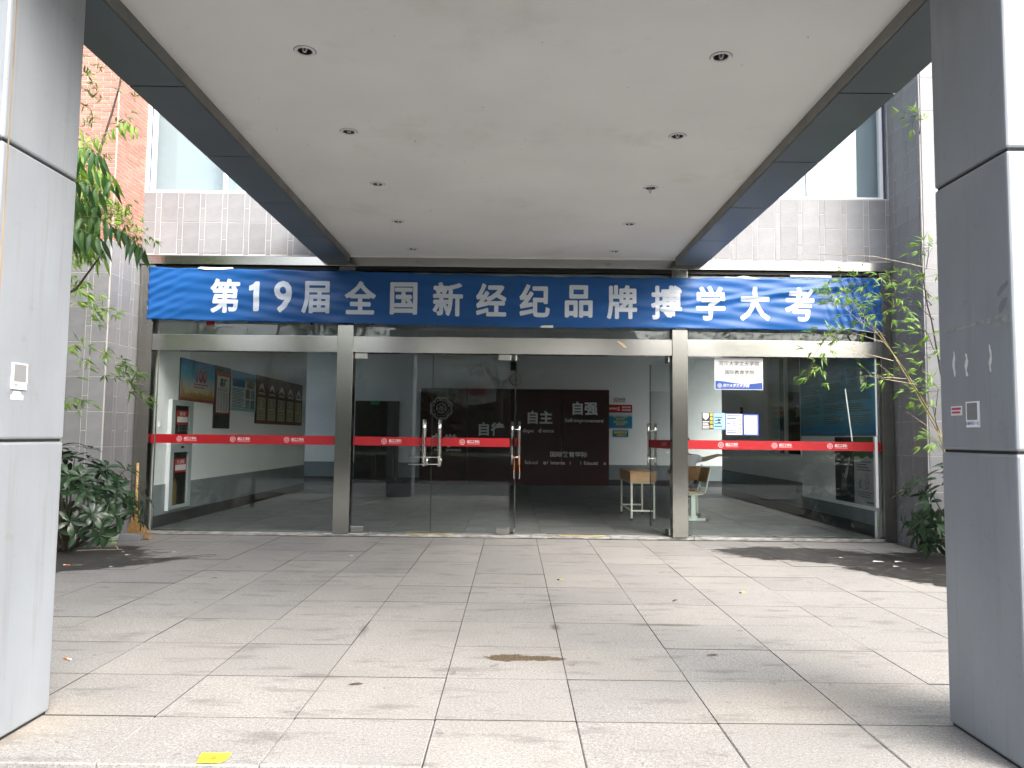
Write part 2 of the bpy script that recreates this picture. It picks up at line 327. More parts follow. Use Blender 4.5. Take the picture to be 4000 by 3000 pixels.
M = dict(
    granite=granite(), bedding=mat('joint_dirt', (.06, .056, .05), .95), tile=facade_tile(),
    grout=mat('pale_grout', (.53, .51, .50), .9, var=.15), panel=pillar_metal(), joint=mat('joint_rubber', (.018, .018, .018), .8),
    beam=mat('shaded_aluminium', (.11, .135, .158), .42, .1, var=.1, vscale=1.5), reveal=mat('shaded_edge', (.21, .205, .19), .5, .2, var=.2, vscale=4),  # both panel metal; underside and edge shade are put into these darker colours
    plaster=ceiling_paint(),
    steel=mat('brushed_steel', (.45, .448, .425), .2, 1.0),
    steel_v=mat('brushed_steel_post', (.385, .383, .352), .19, 1.0),
    chrome=mat('polished_steel', (.75, .75, .73), .12, 1.0), black=mat('black_rubber', (.012, .012, .012), .6),
    glass=glass('door_glass', (.97, .988, .984), .95, .07), glass2=glass('transom_glass', (.955, .98, .98), 1.1, .16), glass_up=glass('upper_window_glass', (.93, .965, .975), 1.3, .10),
    sill=mat('worn_sill_paint', (.40, .40, .385), .8, col2=(.17, .165, .155), vscale=7, stretch=(1, 4, 6), detail=8),
    iwall=mat('emulsion_wall', (.84, .88, .89), .75, var=.04, vscale=1.2, bump=.03), dado=mat('grey_dado_paint', (.20, .235, .25), .5, var=.08, vscale=2),
    base=mat('skirting_tile', (.045, .047, .05), .35), ifloor=mat('lobby_floor_tile', (.13, .137, .137), .45, spec=.25, var=.16, vscale=2.5, objvar=.05, rvar=.15),
    maroon=mat('maroon_lacquer', (.052, .016, .018), .35, var=.15, vscale=2), silver=mat('silver_lettering', (.74, .79, .80), .45, .1),
    silver2=mat('thin_silver_lettering', (.78, .80, .80), .45, .1),
    darkdoor=mat('dark_wood_door', (.03, .022, .02), .4, var=.3, vscale=4, stretch=(1, 1, .2)), red=mat('red_safety_tape', (.37, .007, .013), .35, var=.06, vscale=2),
    whiteink=mat('white_print', (.70, .70, .70), .5), pinkink=mat('pink_print', (.85, .42, .44), .5),
    cloth=mat('blue_banner_cloth', (.006, .080, .28), .40, spec=.45, var=.08, vscale=.9, bump=.05, bscale=220), bannerink=mat('banner_white', (.58, .64, .72), .5, spec=.3),
    brick=mat('red_brick', (.39, .195, .155), .8, var=.14, vscale=8, objvar=.17, bump=.1, bscale=60), mortar=mat('brick_mortar', (.56, .46, .41), .95, var=.1),
    white=mat('white_enamel', (.80, .81, .82), .45, var=.03), frame=mat('white_window_frame', (.82, .83, .84), .4), navy=mat('navy_frame_edge', (.05, .06, .12), .6),
    blind=mat('pale_blind', (.33, .375, .40), .8, var=.05, vscale=.7), soil=mat('planting_soil', (.045, .035, .025), .95, var=.3, vscale=8, bump=.5, bscale=30),
    asphalt=mat('asphalt', (.075, .075, .075), .9, var=.25, vscale=40, bump=.2, bscale=150), verge=mat('verge_soil', (.07, .075, .04), .95, var=.3, vscale=3),
    straw=mat('broom_straw', (.40, .235, .085), .7, var=.35, vscale=30), cane=mat('bamboo_cane', (.50, .33, .12), .5, var=.3, vscale=12),
    dark=mat('dark_print', (.02, .022, .03), .5), ink=mat('grey_ink', (.10, .11, .13), .6), paper=mat('paper', (.66, .66, .655), .7, var=.03),
    yellow=mat('yellow_tape', (.72, .60, .05), .5), orange=mat('orange_ink', (.72, .20, .03), .5), bluetape=mat('dark_blue_tape', (.012, .018, .075), .5),
    wood=mat('desk_wood', (.42, .28, .15), .45, var=.18, vscale=5, stretch=(1, 6, 6)), ply=mat('chair_ply', (.36, .21, .10), .45, var=.2, vscale=6), leg=mat('cream_steel_leg', (.50, .52, .46), .4, .1), legg=mat('pale_green_steel', (.46, .55, .48), .4, .1),
    stem=mat('green_stem', (.16, .17, .06), .6, var=.3, vscale=20), stem_d=mat('dark_stem', (.045, .032, .026), .7, var=.3, vscale=20), twig=mat('pale_twig', (.42, .36, .24), .6, var=.3, vscale=15), stem_y=mat('tan_cane', (.27, .22, .10), .55, var=.35, vscale=14), bark=mat('bark', (.07, .055, .042), .9, var=.4, vscale=14, bump=.4, bscale=30),
    l_bam=leafmat('bamboo_leaf', (.085, .19, .022), (.24, .38, .06), .34, .45), l_bamd=leafmat('dark_bamboo_leaf', (.045, .11, .025), (.13, .22, .05), .3, .45), l_shrub=leafmat('glossy_shrub_leaf', (.012, .036, .014), (.034, .075, .03), .08, .25, .6),
    l_tree=leafmat('drooping_leaf', (.035, .11, .03), (.10, .21, .055), .28, .4), l_young=leafmat('young_leaf', (.17, .34, .03), (.34, .5, .1), .42, .45), l_far=leafmat('tree_foliage', (.03, .065, .018), (.085, .13, .035), .25, .55),
)

# ================================================================== ground and paving
gr = MB().quad((-150, -150, -.15), (150, -150, -.15), (150, 60, -.15), (-150, 60, -.15)).build('ground', M['asphalt']); tag(gr, 'grey asphalt ground in front of the porch', 'ground', kind='structure')
COLX = [-5.03, -4.36, -3.69, -3.025, -2.36, -1.69, -1.025, -.36, .313, .985, 1.655, 2.32, 2.985, 3.65, 4.32, 4.985]
ROWY = [3.14, 3.653, 4.262, 4.895, 5.53, 6.15, 6.79, 7.42, 8.07, 8.70, 9.34, 9.95]
porch = empty('porch_pavement', (0, 3.14, 0), label='pale granite slab paving under the canopy', cat='pavement', kind='structure')
MB().box(-5.06, 5.02, .035, 6.86, -.15, -.022).build('bedding', M['bedding'], porch)
_sl = {}
for i in range(len(COLX)-1):
    for j in range(len(ROWY)-1):
        x0, x1, y0, y1 = COLX[i], COLX[i+1], ROWY[j], ROWY[j+1]
        jit = random.uniform(-.012, .012) if 0 < j < len(ROWY)-2 else 0
        sx, sy = round(x1-x0-random.choice((.0025, .0035, .005)), 4), round(y1-y0-random.choice((.0025, .0035, .005)), 4)
        k = (sx, sy, j == 0)
        if k not in _sl:
            _sl[k] = bevbox(sx, sy, .055 if j == 0 else .03, .005 if j == 0 else .001, M['granite'], 'paving_slab', None if j == 0 else M['bedding'])
        top = random.uniform(-.0018, .0012)
        link('paving_slab', _sl[k], porch, ((x0+x1)/2, (y0+y1)/2-3.14+(jit*.3), (-.055 if j == 0 else -.03)+top), (random.uniform(-.0012, .0012), random.uniform(-.0012, .0012), random.uniform(-.001, .001)))
MB().box(-5.03, 4.985, .03, .034, -.149, -.056).build('riser', M['granite'], porch)
for sx, nm in ((-1, 'planting bed of dark soil along the left wall'), (1, 'planting bed of dark soil along the right wall')):
    x0, x1 = (-9, -5.07) if sx < 0 else (5.03, 9)
    b = MB()
    n = 14
    for i in range(n):
        for j in range(10):
            P_ = lambda a, c: (x0+(x1-x0)*a/n, 3.3+5.9*c/10, .0+.05*math.sin(a*1.7+c*2.3)*math.cos(c*1.1))
            b.quad(P_(i, j), P_(i+1, j), P_(i+1, j+1), P_(i, j+1))
    tag(b.build('planting_bed', M['soil'], smooth=True), nm, 'planting bed', kind='structure')
    k = MB().box(x0, x1, 3.2, 3.3, -.15, .03).build('kerb', M['granite']); tag(k, 'stone kerb edging the %s planting bed' % ('left' if sx < 0 else 'right'), 'kerb', kind='structure')

# ================================================================== entrance canopy with its two pillars
can = empty('entrance_canopy', (0, 6, 0), label='flat grey canopy on two square pillars with white ceiling', cat='canopy')
def cp(b, name, m, **k): return b.build(name, m, can, loc=(0, -6, 0), **k)
LIGHTS = [(-1.34, 4.54), (-1.34, 5.79), (-1.335, 7.03), (-1.335, 8.29), (-1.335, 9.53), (1.28, 4.56), (1.28, 5.81), (1.295, 7.06), (1.282, 8.29), (1.28, 9.535)]
# white ceiling with a round hole for every downlight
XL, XR, YN, YF, ZC, HR, C = -2.235, 2.152, 2.95, 9.93, 3.75, .047, .16
b = MB(); seg = 32
xs = [XL, -1.34-C, -1.34+C, 1.283-C, 1.283+C, XR]
for ci in range(5):
    if ci in (1, 3):
        cells = sorted(l for l in LIGHTS if (l[0] < 0) == (ci == 1)); cells.sort(key=lambda l: l[1])
        y = YN
        for lx, ly in cells:
            b.quad((xs[ci], y, ZC), (xs[ci], ly-C, ZC), (xs[ci+1], ly-C, ZC), (xs[ci+1], y, ZC)); y = ly+C
            n = len(b.v)
            for k in range(seg):
                a = 2*PI*k/seg; ca, sa = math.cos(a), math.sin(a); q = 1/max(abs(ca), abs(sa)); ca, sa = (round(ca*q, 6)/q, round(sa*q, 6)/q)
                ox = xs[ci] if ca*q < -.999 else xs[ci+1] if ca*q > .999 else (xs[ci]+xs[ci+1])/2+ca*q*C
                b.v.append((lx+HR*ca, ly+HR*sa, ZC)); b.v.append((ox, ly+sa*q*C, ZC))
            for k in range(seg):
                k2 = (k+1) % seg; b.f.append((n+2*k, n+2*k2, n+2*k2+1, n+2*k+1))
        b.quad((xs[ci], y, ZC), (xs[ci], YF, ZC), (xs[ci+1], YF, ZC), (xs[ci+1], y, ZC))
    else:
        b.quad((xs[ci], YN, ZC), (xs[ci], YF, ZC), (xs[ci+1], YF, ZC), (xs[ci+1], YN, ZC))
cp(b, 'ceiling', M['plaster'])
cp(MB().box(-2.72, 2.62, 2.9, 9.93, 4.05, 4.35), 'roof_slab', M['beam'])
cp(MB().box(-2.235, 2.152, 9.885, 9.94, 3.722, 3.748), 'ceiling_trim', M['plaster'])
YB = [2.9, 3.58, 4.852, 6.11, 7.37, 8.645, 9.93]
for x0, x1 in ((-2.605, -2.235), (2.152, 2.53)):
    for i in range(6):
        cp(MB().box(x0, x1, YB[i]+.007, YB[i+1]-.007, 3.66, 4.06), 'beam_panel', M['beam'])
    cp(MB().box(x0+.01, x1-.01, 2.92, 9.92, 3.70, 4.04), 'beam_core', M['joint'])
    xi = (x1 if x0 < 0 else x0); s_ = 1 if x0 < 0 else -1
    cp(MB().box(min(xi+.0005*s_, xi+.012*s_), max(xi+.0005*s_, xi+.012*s_), 2.95, 9.88, 3.668, 3.7495), 'edge_shade_strip', M['reveal'])  # thin strip over the beam's inner face, its brown shade painted in
for s_ in (-1, 1):
    x0, x1 = (-2.77, -2.213) if s_ < 0 else (2.098, 2.655)
    p = empty('pillar', ((x0+x1)/2, 3.405-6, 0), parent=can)
    w_ = x1-x0
    MB().box(-w_/2+.012, w_/2-.012, -.263, .263, -.02, 3.659).build('core', M['joint'], p)
    if s_ < 0: MB().box(w_/2+.0004, w_/2+.0012, -.245, -.236, 1.31, 3.655).build('rust_streak', mat('rust_stain', (.30, .23, .15), .7, var=.4, vscale=6, stretch=(1, 1, .3)), p)
    for z0, z1 in ((.012, 1.296), (1.308, 2.596), (2.608, 3.658)):
        o = MB().box(-w_/2, w_/2, -.275, .275, z0, z1).build('cladding_panel', M['panel'], p, bevel=.012)
fr = cp(MB().box(-2.77, 2.66, 2.86, 2.898, 3.62, 4.5), 'fascia', M['panel'])
# downlights
ord_ = ['nearest', 'second nearest', 'middle', 'second farthest', 'farthest']
for k, (lx, ly) in enumerate(LIGHTS):
    side = 'left' if k < 5 else 'right'
    lab = '%s of the five recessed downlights in the %s row of the canopy ceiling' % (ord_[k % 5], side)
    if k == 7: lab = 'downlight with its bulb hanging out, middle of the right row of the canopy ceiling'
    d = empty('ceiling_downlight', (lx, ly, ZC), label=lab[:120], cat='downlight', group='recessed downlights in the canopy ceiling')
    MB().lathe([(HR-.001, .012), (HR-.001, -.003), (HR+.003, -.007), (.062, -.006), (.0665, -.0045), (.0668, -.0006)], 32).build('trim_ring', M['white'], d, smooth=True)
    MB().lathe([(.0668, -.0005), (.0705, -.0004)], 32).build('painted_shadow', M['joint'], d)  # flat black ring, painting in the shadow line around the trim
    MB().lathe([(HR-.0015, -.001), (HR-.002, .05), (HR*.8, .10), (.012, .125)], 32).build('reflector', mat('can_reflector', (.16, .16, .15), .35, .6) if k == 0 else bpy.data.materials['can_reflector'], d, smooth=True)
    dz = -.055 if k == 7 else -.012
    b = MB()
    for sx in (-.011, .011):
        b.tube([(sx, -.006, .11+dz), (sx, -.006, .02+dz), (sx*.6, -.006, .006+dz), (0, -.006, .003+dz)], .0065, 8)
    b.build('bulb', M['white'], d, smooth=True, rot=(0, 0, .5*k))

# ================================================================== the college building: walls, tiles, bricks, upper windows
bld = empty('college_building', (0, 10, 0), label='grey tiled college building with red brick left wing around the entrance', cat='building')
_wt = {}
def wall_tile(wd, ht, dep, m, nm):
    k = (round(wd, 3), round(ht, 3), m.name)
    if k not in _wt: _wt[k] = bevbox(wd, dep, ht, .002, m, nm)
    return _wt[k]
def tile_wall(part, L_, z0, z1, u0, zj=4.2):
    # wide tiles and narrow strips laid in columns; part's local x runs along the wall, local -y faces out
    pw, sw, ph, g = .302, .072, .435, .006
    edges = []
    u = u0 - math.ceil((u0)/pw)*pw - pw
    while u < L_:
        edges.append((u, u+sw, True)); edges.append((u+sw, u+pw, False)); u += pw
    for a, c, strip in edges:
        a, c = max(a, 0), min(c, L_)
        if c-a < .015: continue
        z = zj - ph*40 + (ph*.46 if strip else 0)
        while z < z1:
            b0, b1 = max(z, z0), min(z+ph, z1)
            if b1-b0 > .02:
                link('wall_tile', wall_tile(c-a-g, b1-b0-g, .016, M['tile'], 'wall_tile'), part, ((a+c)/2, random.uniform(-.001, .0012), b0+g/2))
            z += ph
def wall_part(x, y, rz): return empty('wall', (x, y-10, 0), rz, parent=bld)
# fascia over the doors, either side of the canopy
wl = wall_part(-5.08, 9.985, 0); tile_wall(wl, 2.46, 3.75, 4.608, -4.908+5.08)
MB().box(0, 10.16, -.0045, .24, 3.742, 4.62).build('wall_backing', M['grout'], wl)
wr = wall_part(2.545, 9.985, 0); tile_wall(wr, 2.535, 3.75, 4.608, 3.814-2.545)
# right return and right front wall
w3 = wall_part(5.08, 9.985, -PI/2); tile_wall(w3, .79, -.02, 6.6, .12)
MB().box(-.2, .79, -.0045, .2, -.1, 7.2).build('wall_backing', M['grout'], w3)
w4 = wall_part(5.088, 9.19, 0); tile_wall(w4, 1.21, -.02, 6.6, .23)
MB().box(.004, 8, -.0045, .24, -.1, 7.2).build('wall_backing', M['grout'], w4)
# left return and left front wall: tiles below, bricks above
w5 = wall_part(-5.08, 9.24, PI/2); tile_wall(w5, .74, -.02, 3.745, .20)
MB().box(.0, .95, -.0045, .2, -.1, 3.75).build('wall_backing', M['grout'], w5)
w6 = wall_part(-6.6, 9.235, 0); tile_wall(w6, 1.512, -.02, 3.745, .04)
MB().box(-6, 1.508, -.0045, .24, -.1, 3.75).build('wall_backing', M['grout'], w6)
def brick_wall(part, L_, z0, z1, skip=0):
    z = z0; r = 0
    while z < z1:
        u = -.1*(r % 2)
        while u < L_:
            a, c = max(u, 0), min(u+.2, L_)
            if c-a > .02:
                ht = min(.0445, z1-z)
                link('brick', wall_tile(c-a-.007, ht, .02, M['brick'], 'brick'), part, ((a+c)/2, random.uniform(-.001, .0015), z))
            u += .2
        z += .0515; r += 1
w7 = wall_part(-5.08, 9.24, PI/2); brick_wall(w7, .74, 3.756, 6.35)
MB().box(.0, .95, -.0055, .2, 3.7505, 7.2).build('wall_backing', M['mortar'], w7)
w8 = wall_part(-6.085, 9.235, 0); brick_wall(w8, 1.0, 3.756, 6.35)
MB().box(-6, .993, -.0055, .24, 3.7505, 7.2).build('wall_backing', M['mortar'], w8)
# the same walls carried on past what the photograph shows, joined into one part each
b = MB(); r = 0; z = 3.756
while z < 6.35:
    u = -2.2-.1*(r % 2)
    while u < -.25: b.box(u+.004, u+.196, -.01+random.uniform(-.001, .0015), .0, z, z+.0445); u += .2
    z += .0515; r += 1
b.build('further_bricks', M['brick'], w8)['kind'] = 'stuff'
for wp, ua, ub, zt in ((w6, -2.3, -.02, 3.745), (w4, 1.23, 3.4, 6.6)):
    b = MB(); u = ua
    while u < ub-.3:
        z = .02
        while z < zt-.1:
            b.box(u+.003, u+.066, -.008, .0, max(0, z-.2), min(zt, z+.225)).box(u+.075, u+.299, -.008, .0, z, min(zt, z+.429)); z += .435
        u += .302
    b.build('further_tiles', M['tile'], wp)['kind'] = 'stuff'
# upper windows
up = empty('window', (0, .06, 4.622), parent=bld)
f = MB()
for x in [-5.0+i*1.0 for i in range(11)]: f.box(x-.022, x+.022, -.03, .03, .0, 2.5)
f.box(-5.02, 5.02, -.032, .032, .0, .035); f.box(-5.02, 5.02, -.032, .032, 2.46, 2.5)
f.build('frame', M['frame'], up)
MB().box(-5.078, -5.035, -.055, .02, -.02, 2.5).build('plaster_edge', M['white'], up)
MB().box(-5.034, -5.024, -.04, .02, -.02, 2.5).build('seal', M['navy'], up)
MB().box(5.024, 5.045, -.04, .02, -.01, 2.5).build('seal', M['navy'], up)
for i in range(10):
    MB().box(-4.977+i, -4.023+i, -.005, .005, .036, 2.459).build('pane', M['glass_up'], up)
MB().box(-5.05, 5.05, .16, .18, -.1, 2.6).build('blind', M['blind'], up)
MB().box(-5.1, 5.1, -.02, .3, 2.5, 2.7).build('lintel', M['grout'], up)
MB().box(-7.0, 7.0, 0, 10.4, 3.72, 3.9).build('floor_slab', M['plaster'], bld)
MB().box(-7.0, 7.0, -.3, 10.4, 7.2, 7.4).build('roof', M['grout'], bld)

# ================================================================== lobby behind the glass
fl = empty('lobby_floor', (0, 10.1, 0), label='dull grey tiled floor of the lobby', cat='floor', kind='structure')
MB().box(-6.95, 6.95, .06, 10.0, -.1, .046).build('screed', M['bedding'], fl)
ym = 10.17; me = bevbox(1.035, 1.035, .02, .0015, M['ifloor'], 'floor_tile')
for i in range(-7, 6):
    for j in range(10):
        if abs(.385+1.04*i+.52) > 5.4 and j < 6: continue
        link('floor_tile', me, fl, (.385+1.04*i+.52, .06+.52+1.04*j, .031+random.uniform(-.0006, .0006)))
ce = MB().quad((-6.95, 10.1, 3.70), (-6.95, 20, 3.70), (6.95, 20, 3.70), (6.95, 10.1, 3.70)).build('lobby_ceiling', M['plaster']); tag(ce, 'white lobby ceiling seen through the transom glass', 'ceiling', kind='structure')
def iwall(name, label, loc, rz, L_, opening=None):
    # local x along the wall, -y into the lobby
    r = empty(name, loc, rz, label, 'wall', kind='structure')
    b = MB()
    if opening:
        a, c, z0, z1 = opening
        b.box(0, a, 0, .2, 0, 3.65).box(c, L_, 0, .2, 0, 3.65).box(a, c, 0, .2, 0, z0).box(a, c, 0, .2, z1, 3.65)
    else: b.box(0, L_, 0, .2, 0, 3.65)
    b.build('wall', M['iwall'], r)
    MB().box(0, L_, -.003, 0, .16, .575).build('dado', M['dado'], r)
    MB().box(0, L_, -.012, 0, .001, .16).build('skirting', M['base'], r)
    return r
iwall('lobby_wall_left', 'pale blue lobby wall with grey dado behind the left glass', (-4.85, 10.12, .051), PI/2, 7.28)
rw = iwall('lobby_wall_right', 'pale blue lobby wall with dark window behind the right glass', (4.85, 17.45, .051), -PI/2, 7.33, (3.24, 4.83, 1.03, 2.83))
# dark internal window in the right wall
iw = empty('internal_window', (4.85, 14.21, 1.08), -PI/2, label='dark internal window with white frame in the right lobby wall', cat='window')
b = MB().box(0, 1.59, -.01, .07, -.04, 0).box(0, 1.59, -.01, .07, 1.8, 1.84).box(-.30, 0, -.025, .07, -.04, 1.84).box(1.555, 1.59, -.01, .07, 0, 1.8).box(.78, .82, 0, .06, 0, 1.8)
b.build('frame', M['white'], iw); MB().box(.0, 1.555, .025, .032, 0, 1.8).build('pane', M['glass'], iw)
MB().box(-.3, 1.6, .21, 1.2, -.3, 2.2).build('dark_box', mat('room_darkness', (.03, .035, .035), .8), iw)  # solid dark box; the unlit room's shade is in its colour
for s_ in (-1, 1):   # corridor walls beyond the lobby
    x = 4.85*s_
    o = MB().box(min(x+.21*s_, 6.98*s_), max(x+.21*s_, 6.98*s_), 17.22, 17.41, .05, 3.7)
    tag(o.build('corridor_wall', M['iwall']), 'pale corridor wall branching off the lobby on the %s' % ('right' if s_ > 0 else 'left'), 'wall', kind='structure')
    e = empty('added_window_wall', (6.9*s_, 18.72, 0), label='added window wall letting daylight in at the %s end of the corridor' % ('right' if s_ > 0 else 'left'), cat='window wall', kind='structure')  # unseen glazed end, added to let skylight into the lobby
    b = MB().box(-.08, .08, -1.3, 1.3, 0, .25).box(-.08, .08, -1.3, 1.3, 3.6, 3.7).box(-.08, .08, -1.3, -1.2, .25, 3.6).box(-.08, .08, 1.2, 1.3, .25, 3.6).box(-.04, .04, -.03, .03, .25, 3.6)
    b.build('wall', M['iwall'], e); MB().box(-.01, .01, -1.2, 1.2, .25, 3.6).build('pane', M['glass'], e)
bk = empty('lobby_wall_back', (-7, 20.05, .051), 0, 'pale blue back wall of the lobby with grey dado', 'wall', kind='structure')
MB().box(0, 14, 0, .2, 0, 3.65).build('wall', M['iwall'], bk); MB().box(0, 14, -.003, 0, .16, .555).build('dado', M['dado'], bk); MB().box(0, 14, -.012, 0, .001, .16).build('skirting', M['base'], bk)
dd = empty('wooden_door', (-4.25, 20.05, .05), label='dark brown double door in the back wall left of the maroon panel', cat='door')
MB().box(0, 1.18, -.05, -.013, 0, 2.19).build('door_frame', M['darkdoor'], dd)
for x0, x1 in ((.05, .575), (.595, 1.13)):
    d = MB().box(x0, x1, -.066, -.05, .01, 2.13).build('door_leaf', M['darkdoor'], dd, bevel=.004)
    MB().box(x0+.09, x1-.09, -.074, -.066, 1.15, 1.98).build('door_panel', M['darkdoor'], d, bevel=.004); MB().box(x0+.09, x1-.09, -.074, -.066, .18, 1.0).build('door_panel', M['darkdoor'], d, bevel=.004)
MB().tube([(.55, -.10, 1.0), (.55, -.10, 1.15)], .01, 8).build('handle', M['chrome'], dd)
ex = empty('exit_sign', (-3.72, 19.975, 2.14), label='small green exit sign on top of the dark double door', cat='exit sign')
MB().box(-.12, .12, -.02, 0, 0, .1).build('sign_plate', mat('exit_green', (.03, .22, .09), .4), ex)
# maroon feature panel with raised lettering
mp = empty('display_panel', (0, 20.03, .05), label='dark maroon feature panel with silver lettering at the back of the lobby', cat='display panel')
for k in range(4):
    MB().box(-2.5+k*1.2625, -2.5+(k+1)*1.2625-.006, -.06, -.001, 0, 2.55).build('panel', M['maroon'], mp, bevel=.003)
def lt(body, size, x, z, off=.025, m='silver', sx=1, align='LEFT', ext=.008): text('lettering', body, size, M[m], mp, x, -.071, z-.05, off=off, ext=ext, sx=sx, align=align)
for ch, x, z in (('自', -2.235, 1.075), ('学', -1.87, 1.065), ('自', -.98, 1.385), ('律', -.61, 1.385), ('自', .32, 1.71), ('主', .68, 1.71), ('自', 1.52, 1.965), ('强', 1.88, 1.965)):
    lt(ch, .36, x, z, .03)
lt('Self', .135, -2.50, .92, .012, 'silver2'); lt('aw', .135, -2.12, .92, .012, 'silver2'); lt('areness', .135, -1.80, .92, .012, 'silver2', 1.0)
lt('In', .145, -.05, 1.45, .012, 'silver2'); lt('depe', .145, .235, 1.45, .012, 'silver2', 1.05); lt('d', .15, .66, 1.45, .045, 'silver2'); lt('ence', .145, .77, 1.45, .012, 'silver2', 1.1)
lt('Self-improvement', .142, 1.36, 1.73, .012, 'silver2', 1.02)
lt('国际教育学院', .152, .965, .815, .022, 'silver', 1.1)
lt('School', .13, .30, .605, .010, 'silver2', 1.0); lt('o', .14, .795, .605, .05, 'silver2'); lt('f', .13, .89, .605, .01, 'silver2'); lt('Interna', .13, .985, .605, .010, 'silver2', 1.05); lt('i', .13, 1.50, .605, .01, 'silver2')
lt('l', .13, 1.78, .605, .01, 'silver2'); lt('Educati', .13, 1.87, .605, .010, 'silver2', 1.0); lt('n', .13, 2.40, .605, .01, 'silver2')
def ring(b, R, wd, y, wave=.0, lobes=8, n=96, ph=0):
    n0 = len(b.v)
    for k in range(n):
        a = 2*PI*k/n; r = R*(1+wave*math.cos(lobes*(a+ph)))
        b.v += [(math.cos(a)*(r-wd/2), y, math.sin(a)*(r-wd/2)), (math.cos(a)*(r+wd/2), y, math.sin(a)*(r+wd/2))]
    for k in range(n):
        a = n0+2*k; c = n0+2*((k+1) % n); b.f.append((a, a+1, c+1, c))
def bar(b, x0, z0, x1, z1, wd, y):
    d = Vector((x1-x0, 0, z1-z0)).normalized(); p = Vector((-d.z, 0, d.x))*wd/2
    b.quad((x0-p.x, y, z0-p.z), (x1-p.x, y, z1-p.z), (x1+p.x, y, z1+p.z), (x0+p.x, y, z0+p.z))
sl = empty('seal', (-1.94, -.071, 2.063-.05), parent=mp)
b = MB(); ring(b, .295, .013, 0, .055, 8, 96, PI/8); ring(b, .262, .011, 0, .05, 8, 96, PI/8); ring(b, .132, .008, 0, 0); ring(b, .118, .004, 0, 0)
bar(b, -.118, .004, .118, .004, .010, 0); bar(b, -.075, .09, .035, .012, .008, 0); bar(b, .075, .09, -.035, .012, .008, 0); bar(b, -.10, -.03, .10, -.03, .007, 0); bar(b, -.035, -.03, -.05, -.11, .008, 0); bar(b, .035, -.03, .05, -.11, .008, 0); bar(b, 0, -.03, 0, -.12, .008, 0)
b.build('seal_outline', M['silver2'], sl)
for k, ch in enumerate('河海大学文天学院'):
    a = rad(160-20*k); text('lettering', ch, .055, M['silver2'], sl, .195*math.cos(a), -.001, .195*math.sin(a), off=.01, rot=(PI/2, a-PI/2 if False else -(a-PI/2), 0))
for k, ch in enumerate('HOHAI UNIVERSITY WENTIAN COLLEGE'):
    if ch != ' ':
        a = rad(190+160*k/31); text('lettering', ch, .034, M['silver2'], sl, .215*math.cos(a), -.001, .215*math.sin(a), rot=(PI/2, -(a+PI/2), 0))

# ================================================================== glazed shopfront
sf = empty('glazed_shopfront', (0, 10, 0), label='brushed steel framed glass shopfront across the entrance', cat='shopfront')
def sp_(b, name, m, **k): return b.build(name, m, sf, loc=(0, -10, 0), **k)
for x0, x1 in ((-2.376, -2.162), (2.109, 2.316)):
    sp_(MB().box(x0, x1, 9.94, 10.12, .04, 3.602), 'mullion', M['steel_v'], bevel=.004)
for x0, x1 in ((-5.06, -4.868), (4.90, 5.06)):
    sp_(MB().box(x0, x1, 9.95, 10.12, .0, 3.602), 'side_post', M['steel_v'], bevel=.004)
for x in (-4.80, 4.845):
    sp_(MB().tube([(x, 10.015, .06), (x, 10.015, 2.438)], .011, 8), 'edge_channel', M['steel_v'])
for x0, x1 in ((-4.866, -2.378), (-2.160, 2.107), (2.318, 4.898)):
    sp_(MB().box(x0, x1, 9.95, 10.11, 2.442, 2.66), 'transom', M['steel'], bevel=.003)
    sp_(MB().box(x0, x1, 9.955, 10.10, 3.555, 3.598), 'head_channel', M['black'])
sp_(MB().box(-5.06, 5.06, 9.90, 10.12, 3.604, 3.722), 'head_trim', M['steel'], bevel=.003)
sp_(MB().box(-5.06, 5.06, 9.97, 10.1, 3.7225, 3.741), 'drip_gap', M['black'])
sp_(MB().box(-2.158, 2.105, 10.05, 10.085, 3.40, 3.553), 'inner_strip', M['white']); sp_(MB().box(2.32, 4.0, 10.05, 10.085, 3.45, 3.553), 'inner_strip', M['white'])  # plain white strips added behind the transom glass, near the banner top
# transom lights and fixed side panes
tw = {0: [-4.866, -3.62, -2.378], 1: [-2.16, -1.09, .02, 1.06, 2.107], 2: [2.318, 3.6, 4.898]}
for k, e in tw.items():
    for a, c in zip(e[:-1], e[1:]):
        sp_(MB().box(a+.004, c-.004, 10.02, 10.03, 2.661, 3.554), 'transom_pane', M['glass2'])
for a, c in ((-4.866, -2.378), (2.318, 4.898)):
    sp_(MB().box(a+.002, c-.002, 10.02, 10.032, .052, 2.440), 'fixed_pane', M['glass'])
    sp_(MB().box(a, c, 9.985, 10.08, .03, .0515), 'pane_channel', M['steel'])
sl_e = [-5.03, -3.6, -2.62, -1.9, -.9, .25, .46, 1.3, 2.4, 3.7, 5.0]
for i in range(10):
    top = [.046, .047, .044, .036, .040, .041, .034, .038, .045, .046][i]; yf = [9.962, 9.96, 9.972, 9.985, 9.975, 9.965, 9.985, 9.975, 9.962, 9.966][i]
    sp_(MB().box(sl_e[i]+.002, sl_e[i+1]-.002, yf, 10.17, .004, top), 'sill_stone', M['sill'], bevel=.003)
